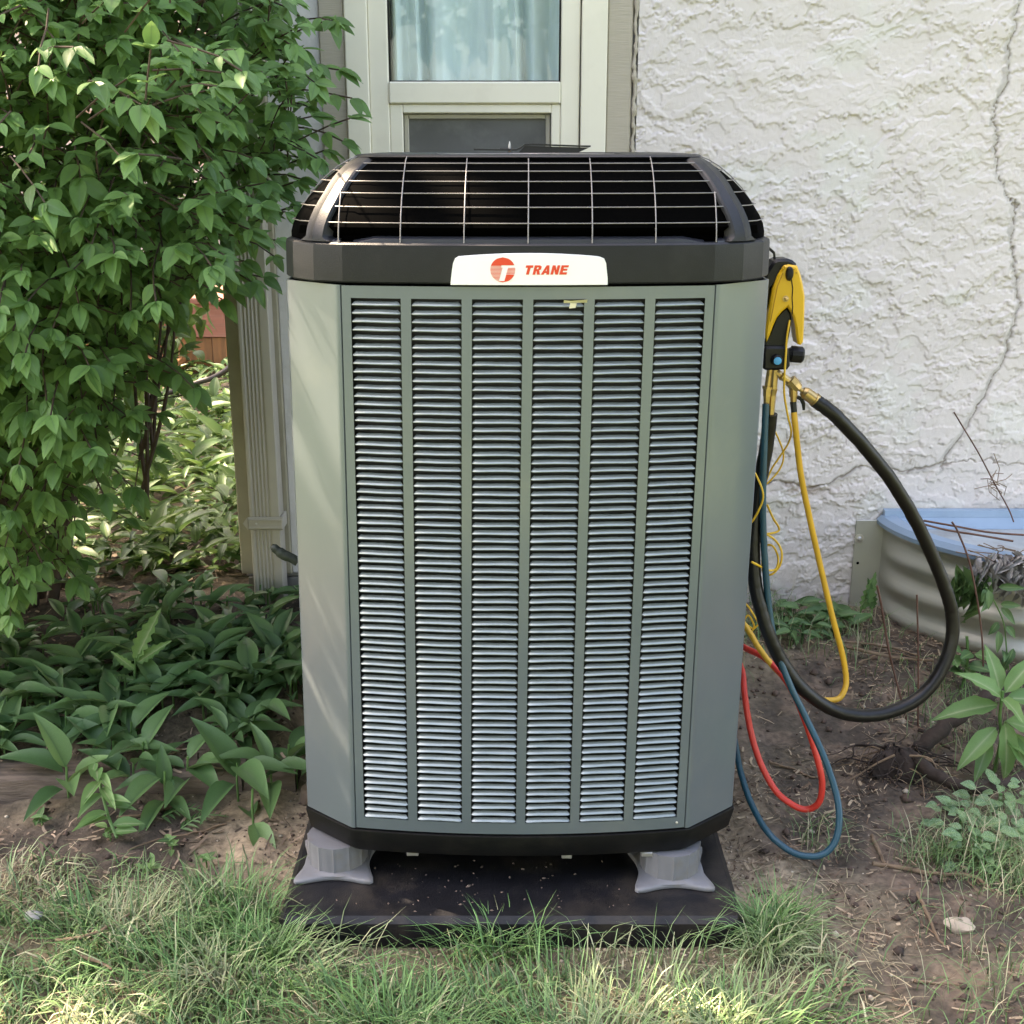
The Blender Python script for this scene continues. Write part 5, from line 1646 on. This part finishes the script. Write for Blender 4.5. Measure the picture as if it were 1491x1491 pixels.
# --- timber edging
e0 = Vector((-2.3, .455, 0)); e1 = Vector((-.72, .520, 0))
b = B(); rings = []
for i in range(40):
    t = i / 39; c = e0.lerp(e1, t)
    j = [random.uniform(-.0025, .0025) for _ in range(6)]
    rings.append([(c.x, c.y + j[0], -.03), (c.x, c.y - .002 + j[1], .050 + j[2]), (c.x, c.y + .006, .060 + j[3]), (c.x, c.y + .075, .063 + j[4]), (c.x, c.y + .082, .052), (c.x, c.y + .082, -.03)])
b.loft(rings); tag(b.obj('timber_edging', timber_m, None, 40), 'weathered brown timber edging along the front of the left bed', 'edging')
e0b = Vector((-.715, .522, 0)); e1b = Vector((-.585, .53, 0))
b = B(); rings = []
for i in range(8):
    c = e0b.lerp(e1b, i / 7); rings.append([(c.x, c.y, -.03), (c.x, c.y - .002, .046), (c.x, c.y + .006, .055), (c.x, c.y + .075, .057), (c.x, c.y + .082, .046), (c.x, c.y + .082, -.03)])
b.loft(rings); tag(b.obj('timber_edging', timber_m, None, 40), 'short end piece of timber edging next to the heat pump', 'edging')

# ------------------------------------------------------------------ background on the left: deck, hose, far house
DY = 6.6
deck = thing('deck', 'red-brown wooden deck with skirt boards seen behind the shrub', 'deck', (-3.6, DY, 0))
for k in range(2):
    z1 = .50 - k * .0
b = B(); b.box(-7.5, -1.9, DY - .02, DY + .02, .262, .500, .004); b.obj('fascia_board', deck_red, deck)
b = B(); b.box(-7.5, -1.9, DY - .05, DY + .01, .502, .54, .004); b.obj('deck_nosing', deck_red, deck)
b = B(); b.box(-7.5, -1.9, DY + .02, DY + 2.2, .48, .52); b.obj('deck_top', deck_red, deck)
sk = None
x = -1.905; k = 0
while x > -6.0:
    wd = .29 + .02 * math.sin(k * 2.3)
    b = B(); b.box(x - wd, x - .006, DY + .012 * (k % 2), DY + .03 + .012 * (k % 2), -.03, .258 - .004 * (k % 3), .004); b.obj('skirt_board', deck_wood, deck)
    x -= wd; k += 1
b = B(); b.box(-3.05, -2.38, DY - .42, DY - .05, .09, .135, .006); st_ = b.obj('step_tread', deck_wood, deck)
b = B(); b.box(-3.0, -2.43, DY - .40, DY - .06, -.03, .088, .003); b.obj('step_box', deck_wood, deck)
hz_ = [(360, 500), (345, 520), (333, 536), (310, 550), (290, 556), (262, 567), (235, 574), (205, 579), (160, 582), (110, 588)]
pts = [P(a, c_, Y=5.2) for a, c_ in hz_]
b = B(); b.tube(smooth_path(pts, 6), .017, 8); tag(b.obj('garden_hose', hose_m, None, 60), 'dark garden hose draped in front of the wooden deck', 'hose')
FH = thing('neighbour_house', 'pale pink beige house with lap siding far behind the shrub', 'house', (-5.5, 9.2, 0))
b = B(); b.box(-12, -1.2, 9.25, 13, 0, 4.2); b.obj('wall', siding_m, FH)
sm = None
for k in range(34):
    z = .45 + k * .11
    if sm is None:
        b = B(); b.add([(-5.4, 0, 0), (5.4, 0, 0), (5.4, .03, .112), (-5.4, .03, .112), (-5.4, .045, 0), (5.4, .045, 0)], [(0, 1, 2, 3), (0, 4, 5, 1)]); sb_ = obj('siding_board', b.V, b.F, siding_m, FH, 0, world=False); sm = sb_.data; sb_.location = (-1.1, 0, z)
    else: inst('siding_board', sm, FH, (-1.1, 0, z))
b = B(); b.add([(-12.3, 8.8, 4.2), (-.9, 8.8, 4.2), (-.9, 13.4, 4.2), (-12.3, 13.4, 4.2), (-12.3, 11, 6), (-.9, 11, 6)], [(0, 1, 5, 4), (3, 4, 5, 2), (0, 4, 3), (1, 2, 5), (0, 3, 2, 1)]); b.obj('roof', roof_m, FH, 0)


# ------------------------------------------------------------------ unseen trees added outside the frame to shade the yard
def tree(x, y, h, r, n, label, seed, sz=.16):
    rs_ = random.Random(seed)
    t = thing('shade_tree', label, 'tree', (x, y, 0))
    b = B(); b.tube(smooth_path([(x, y, -.2), (x + .05, y, h * .3), (x - .05, y + .1, h * .6), (x, y, h)], 6), [.19 - .13 * i / 18 for i in range(19)], 10); b.obj('trunk', bark, t, 60)
    ml = []
    b = B()
    for k in range(9):
        a = k * 2.4; e = Vector((x + r * .7 * math.cos(a), y + r * .7 * math.sin(a), h + r * .35 * math.sin(k * 1.7)))
        b.tube([(x, y, h * .55 + .1 * k), Vector((x, y, h * .7)).lerp(e, .5), e], [.06, .04, .015], 6)
    b.obj('limb', bark, t, 60)
    cl = [(rs_.uniform(-1, 1), rs_.uniform(-1, 1), rs_.uniform(-1, 1)) for _ in range(60)]
    while len(ml) < n:
        c_ = rs_.choice(cl)
        q = Vector(c_) + Vector((rs_.gauss(0, .22), rs_.gauss(0, .22), rs_.gauss(0, .18)))
        if q.length > 1.05: continue
        p_ = Vector((x + q.x * r, y + q.y * r, h + q.z * r * .62))
        d_ = Vector((rs_.uniform(-1, 1), rs_.uniform(-1, 1), rs_.uniform(-.6, .3)))
        if sz < .3 and any(off_ray(p_, Vector((-.43, .075, z_))) < .10 for z_ in (.4, .6, .8, .95, 1.1, 1.25, 1.38)): continue  # crown opened on purpose along sun rays to the cabinet's left corner
        if sz < .3 and any(off_ray(p_, g_) < r_ + .045 for g_, r_ in GAPS): continue
        l_ = sz * rs_.uniform(.7, 1.3); ml.append(basis(p_, d_, Vector((rs_.uniform(-.4, .4), rs_.uniform(-.4, .4), 1)), l_, l_ * .62))
    f = bake_leaves('crown', ml, leaf_template(3, .1, .2), tree_leaf, t); f['kind'] = 'stuff'
    return t


tree(-3.95, 2.15, 6.6, 2.6, 9000, 'leafy tree rising left of the frame and shading the yard', 3)
tree(-5.7, 6.2, 6.6, 2.4, 3600, 'lighter leafy tree shading the ground before the deck', 4)  # second unseen crown, added sparse so the sun falls in dapples
for k, (x, y, h, r) in enumerate(((-8, -9.5, 5.2, 4.4), (0.3, -12, 6, 5.0), (8.5, -10, 5.2, 4.6))):
    tree(x, y, h, r, 6500, ['broad tree across the lawn behind the camera to the left', 'tall tree across the lawn straight behind the camera', 'broad tree across the lawn behind the camera to the right'][k], 10 + k, .5)  # made tall and close to block low sky light and deepen contrast

# ------------------------------------------------------------------ grass, gravel and litter
def blades(name, bx_, by_, ln, wd, col, label, lean=.5, seed=1, zoff=0.0, dirs=None, curl=.6):
    rs_ = np.random.default_rng(seed); n = len(bx_)
    a = rs_.uniform(0, 2 * np.pi, n) if dirs is None else dirs
    el = rs_.uniform(.25, 1.0, n) * lean
    hz = ground_h(bx_, by_) - .004 + zoff
    V = np.zeros((n, 8, 3), np.float32)
    sx_ = -np.sin(a); sy_ = np.cos(a)
    for j, t in enumerate((0, .35, .7, 1.0)):
        bend = el * t + curl * el * t * t
        hx_ = ln * t * np.sin(np.clip(bend, 0, 1.9)); vz = ln * t * np.cos(np.clip(bend, 0, 1.75))
        wj = wd * (1 - .15 * t - .8 * t ** 3)
        tw = .5 * np.sin(t * 2 + a * 3)
        for s in (0, 1):
            k = (s - .5) * wj
            V[:, j * 2 + s, 0] = bx_ + np.cos(a) * hx_ + sx_ * k
            V[:, j * 2 + s, 1] = by_ + np.sin(a) * hx_ + sy_ * k
            V[:, j * 2 + s, 2] = hz + vz + tw * k * .4
    q = np.array([[0, 1, 3, 2], [2, 3, 5, 4], [4, 5, 7, 6]])
    F = (q[None] + (np.arange(n) * 8)[:, None, None]).reshape(-1, 4)
    o = fast(name, V.reshape(-1, 3), F, grass_m, attrs={'col': ('FLOAT_COLOR', np.repeat(col, 8, 0))})
    return tag(o, label, 'grass', kind='stuff')


def grass_cols(n, x, y, seed, dry=.16):
    rs_ = np.random.default_rng(seed)
    pt = fbm(x * 5 + 40, y * 5 + 40, 200, 3)
    k = np.clip(sstep(.48, .68, pt) * .55 * rs_.random(n) * 1.5 + (rs_.random(n) < dry * .5) * .9, 0, 1)[:, None]
    g_ = np.array((.10, .20, .07)) * rs_.uniform(.4, 1.4, (n, 1)) + np.array((.02, .02, 0)) * rs_.random((n, 1))
    s_ = np.array((.44, .40, .26)) * rs_.uniform(.6, 1.2, (n, 1))
    return g_ * (1 - k) + s_ * k


n = 34000
x = RNG.uniform(-1.35, 1.05, n); y = RNG.uniform(-.95, .34, n)
fl = fbm(x * 3 + 30, y * 3 + 30, 21, 4)
edge = -.02 + .22 * sstep(-.45, -.8, x) + .10 * (fl - .5) - .10 * sstep(.5, .60, x) - .26 * sstep(.60, .72, x)
dens = fbm(x * 9 + 10, y * 9 + 10, 31, 3)
keep = (y < edge + RNG.normal(0, .025, n)) & (RNG.random(n) < sstep(.30, .62, dens) * 1.1 + .12)
keep &= ~((x > PADX0 - .01) & (x < PADX1 + .01) & (y > PADY0 - .045 - .05 * RNG.random(n)))
keep &= ~((x < -.5) & (y > .0) & (RNG.random(n) < .55))
keep &= (x < .58 + .10 * RNG.random(n)) | (RNG.random(n) < .02)
x, y = x[keep], y[keep]; n = len(x)
blades('lawn_grass', x, y, RNG.uniform(.03, .10, n) * (.38 + .62 * sstep(.05, .24, np.abs(y - PADY0) + 9 * ((x < PADX0) | (x > PADX1)))), RNG.uniform(.0016, .0055, n), grass_cols(n, x, y, 5), 'uneven green lawn with dry straw blades in front of the pad', 1.15, 7)
# longer tufts flopping at the edge of the pad
tx = []; ty = []; td = []
for cx_, cy_, sp, m_ in ((-.03, -.125, .04, 110), (-.09, -.135, .05, 120), (-.38, -.135, .03, 22), (-.53, -.15, .04, 200), (-.575, -.06, .05, 240), (.12, -.15, .04, 22), (.30, -.16, .05, 26), (.485, -.165, .02, 60), (.505, -.10, .04, 330), (.53, -.05, .03, 200), (-.66, .02, .08, 220), (-.25, -.39, .11, 420), (.1, -.42, .14, 420), (.38, -.40, .10, 360), (-.6, -.24, .14, 380), (-.85, -.1, .12, 260), (.1, -.4, .3, 300)):
    q = RNG.normal(0, 1, (m_, 2)) * sp * np.array((1, .45)); tx.append(cx_ + q[:, 0]); ty.append(np.minimum(cy_ + q[:, 1], 9)); td.append(np.arctan2(q[:, 1] * 2 + RNG.normal(0, .03, m_), q[:, 0] + RNG.normal(0, .05, m_)))
tx = np.concatenate(tx); ty = np.concatenate(ty); td = np.concatenate(td)
k = ~((tx > PADX0 - .006) & (tx < PADX1 + .006) & (ty > PADY0 - .006)); tx, ty, td = tx[k], ty[k], td[k]; n = len(tx)
blades('tall_grass', tx, ty, RNG.uniform(.07, .145, n), RNG.uniform(.0022, .0038, n), grass_cols(n, tx, ty, 9, .12) * np.array((.9, 1.02, .9)), 'longer green grass tufts flopping over the front edge of the pad', .95, 9, dirs=td)
# sparse blades and clumps on the right soil
rx = []; ry = []
for cx_, cy_, sp, m_ in ((1.04, .22, .07, 240), (1.18, .22, .08, 320), (1.14, .10, .06, 200), (.93, .22, .04, 70), (.88, -.32, .07, 60), (.98, -.24, .06, 60), (.70, .28, .03, 40), (1.2, .3, .1, 200), (1.0, -.05, .08, 60), (1.0, 1.25, .1, 80), (.72, 1.36, .1, 150), (.85, 1.42, .08, 160), (1.05, 1.38, .07, 120), (.62, 1.3, .08, 80), (1.25, .95, .08, 120), (1.2, .75, .1, 100)):
    q = RNG.normal(0, sp, (m_, 2)); rx.append(cx_ + q[:, 0]); ry.append(cy_ + q[:, 1])
rx = np.concatenate(rx); ry = np.concatenate(ry); n = len(rx)
blades('wild_grass', rx, ry, RNG.uniform(.05, .15, n), RNG.uniform(.0016, .003, n), grass_cols(n, rx, ry, 12, .4), 'sparse wild grass tufts on the bare soil to the right', .95, 12)
# a few long seeded stalks leaning over the pad
# gravel round the pad
def pebbles(name, x, y, size, cols, label):
    n = len(x); rs_ = np.random.default_rng(4)
    o8 = np.array([(1, 0, 0), (-1, 0, 0), (0, 1, 0), (0, -1, 0), (0, 0, .8), (0, 0, -.8)], np.float32)
    f8 = np.array([(0, 2, 4), (2, 1, 4), (1, 3, 4), (3, 0, 4), (2, 0, 5), (1, 2, 5), (3, 1, 5), (0, 3, 5)])
    V = o8[None] * size[:, None, None] * rs_.uniform(.6, 1.3, (n, 6, 1)); a = rs_.uniform(0, 6.28, n)
    c_, s_ = np.cos(a)[:, None], np.sin(a)[:, None]
    W = np.stack([V[..., 0] * c_ - V[..., 1] * s_ + x[:, None], V[..., 0] * s_ + V[..., 1] * c_ + y[:, None], V[..., 2] + (ground_h(x, y) + size * .25)[:, None]], -1)
    F = (f8[None] + (np.arange(n) * 6)[:, None, None]).reshape(-1, 3)
    o = fast(name, W.reshape(-1, 3), F, pebble_m, attrs={'col': ('FLOAT_COLOR', np.repeat(cols, 6, 0))}, smooth=False)
    return tag(o, label, kind='stuff')


n = 9000
x = RNG.uniform(-.75, .68, n); y = RNG.uniform(-.17, .75, n)
dd = np.maximum(np.maximum(PADX0 - x, x - PADX1), np.maximum(PADY0 - y, y - PADY1))
k = (dd > .003) & (dd < np.abs(RNG.normal(0, .045, n)) + .008); x, y = x[k], y[k]; n = len(x)
pebbles('gravel', x, y, RNG.uniform(.002, .0058, n), np.array((.46, .36, .26)) * RNG.uniform(.5, 1.25, (n, 1)), 'pale tan gravel spilled round the edges of the black pad')
n = 5200
x = RNG.uniform(-1.3, 1.5, n); y = RNG.uniform(-.5, 1.5, n)
k = ((x > .5) | ((x < -.52) & (y > .1))) & (RNG.random(n) < .3 + .9 * fbm(x * 4, y * 4, 77, 3)); x, y = x[k], y[k]; n = len(x)
pebbles('soil_crumbs', x, y, np.clip(RNG.exponential(.0035, n) + .0015, .0015, .017), np.where(RNG.random((n, 1)) < .12, np.array((.42, .36, .28)), np.array((.09, .06, .045)) * RNG.uniform(.6, 1.6, (n, 1))), 'loose crumbs of brown soil scattered over the beds')


def straws(name, x, y, ln, wd, cols, label, seed):
    """dry bits: thin curved strips lying on the soil"""
    n = len(x); rs_ = np.random.default_rng(seed); a = rs_.uniform(0, 6.28, n); cv = rs_.normal(0, .5, n)
    V = np.zeros((n, 8, 3), np.float32); cx_ = x.copy(); cy_ = y.copy(); tilt = rs_.normal(0, .18, n)
    z0 = ground_h(x, y) + rs_.uniform(.002, .009, n)
    for j in range(4):
        t = j / 3; aa = a + cv * t
        if j: cx_ = cx_ + np.cos(aa) * ln / 3; cy_ = cy_ + np.sin(aa) * ln / 3
        hz = np.maximum(ground_h(cx_, cy_) + .0015, z0 + tilt * ln * t); hz = np.where((cx_ < -.59) & (cy_ > .43) & (cy_ < .62), np.maximum(hz, .064), hz)
        w_ = wd * (1 - .5 * abs(t - .5))
        for s in (0, 1):
            kk = (s - .5) * w_
            V[:, j * 2 + s, 0] = cx_ - np.sin(aa) * kk; V[:, j * 2 + s, 1] = cy_ + np.cos(aa) * kk; V[:, j * 2 + s, 2] = hz + (s * .3 * wd)
    q = np.array([[0, 1, 3, 2], [2, 3, 5, 4], [4, 5, 7, 6]])
    F = (q[None] + (np.arange(n) * 8)[:, None, None]).reshape(-1, 4)
    o = fast(name, V.reshape(-1, 3), F, chip_m, attrs={'col': ('FLOAT_COLOR', np.repeat(cols, 8, 0))})
    return tag(o, label, kind='stuff')


n = 17000
x = RNG.uniform(.46, 1.55, n); y = RNG.uniform(-.6, 1.56, n)
ed = fbm(x * 5 + 3, y * 5 + 3, 88, 3)
k = (RNG.random(n) < sstep(.36, .60, ed) * .85 + .10 + .5 * sstep(1.0, 1.3, y)) & ~((y > .75) & (y < 1.2) & (x < .95) & (RNG.random(n) < .85)); x, y = x[k], y[k]; n = len(x)
col = np.array((.34, .255, .17)) * RNG.uniform(.35, 1.35, (n, 1)); col[RNG.random(n) < .35] *= np.array((.5, .42, .4))
straws('dry_litter', x, y, np.clip(RNG.exponential(.014, n) + .004, .004, .075), RNG.uniform(.0007, .0034, n) * np.where(RNG.random(n) < .12, 2.2, 1), col, 'dry straw, wood chips and leaf litter on the soil to the right', 3)
n = 5200
x = RNG.uniform(-2.2, -.5, n); y = RNG.uniform(.06, 2.3, n)
k = ~((y > .40) & (y < .52)) & (RNG.random(n) < .8); x, y = x[k], y[k]; n = len(x)
col = np.array((.33, .24, .17)) * RNG.uniform(.3, 1.3, (n, 1))
straws('leaf_litter', x, y, np.clip(RNG.exponential(.016, n) + .006, .006, .06), RNG.uniform(.0012, .008, n), col, 'dry brown leaf litter between the plants of the left bed', 8)
n = 2600
x = RNG.uniform(-1.2, .75, n); y = RNG.uniform(-.6, .15, n); k = ~((x > PADX0) & (x < PADX1) & (y > PADY0)); x, y = x[k], y[k]; n = len(x)
straws('lawn_litter', x, y, RNG.uniform(.02, .07, n), RNG.uniform(.001, .0025, n), np.array((.4, .33, .2)) * RNG.uniform(.5, 1.1, (n, 1)), 'dry straw lying in the lawn', 15)
# litter and grass clippings on the pad itself
b = B()
for k in range(80):
    px_ = random.gauss(-.06, .17); py_ = random.uniform(-.09, .12)
    if not PADX0 + .02 < px_ < PADX1 - .02 or py_ < PADY0 + .012: continue
    s_ = random.uniform(.0006, .0030) * (1.6 if random.random() < .06 else 1); a = random.uniform(0, 6.28)
    c_, q = math.cos(a) * s_, math.sin(a) * s_
    b.add([(px_ + c_ * 2, py_ + q * 2, .0585), (px_ - q, py_ + c_, .0585), (px_ - c_ * 1.6, py_ - q * 1.6, .0585), (px_ + q, py_ - c_, .0585), (px_, py_, .0585 + s_ * .9)], [(0, 1, 4), (1, 2, 4), (2, 3, 4), (3, 0, 4)])
o = b.obj('pad_crumbs', timber_m, None, 0); tag(o, 'crumbs of soil and dry leaf scattered on the black pad', kind='stuff')
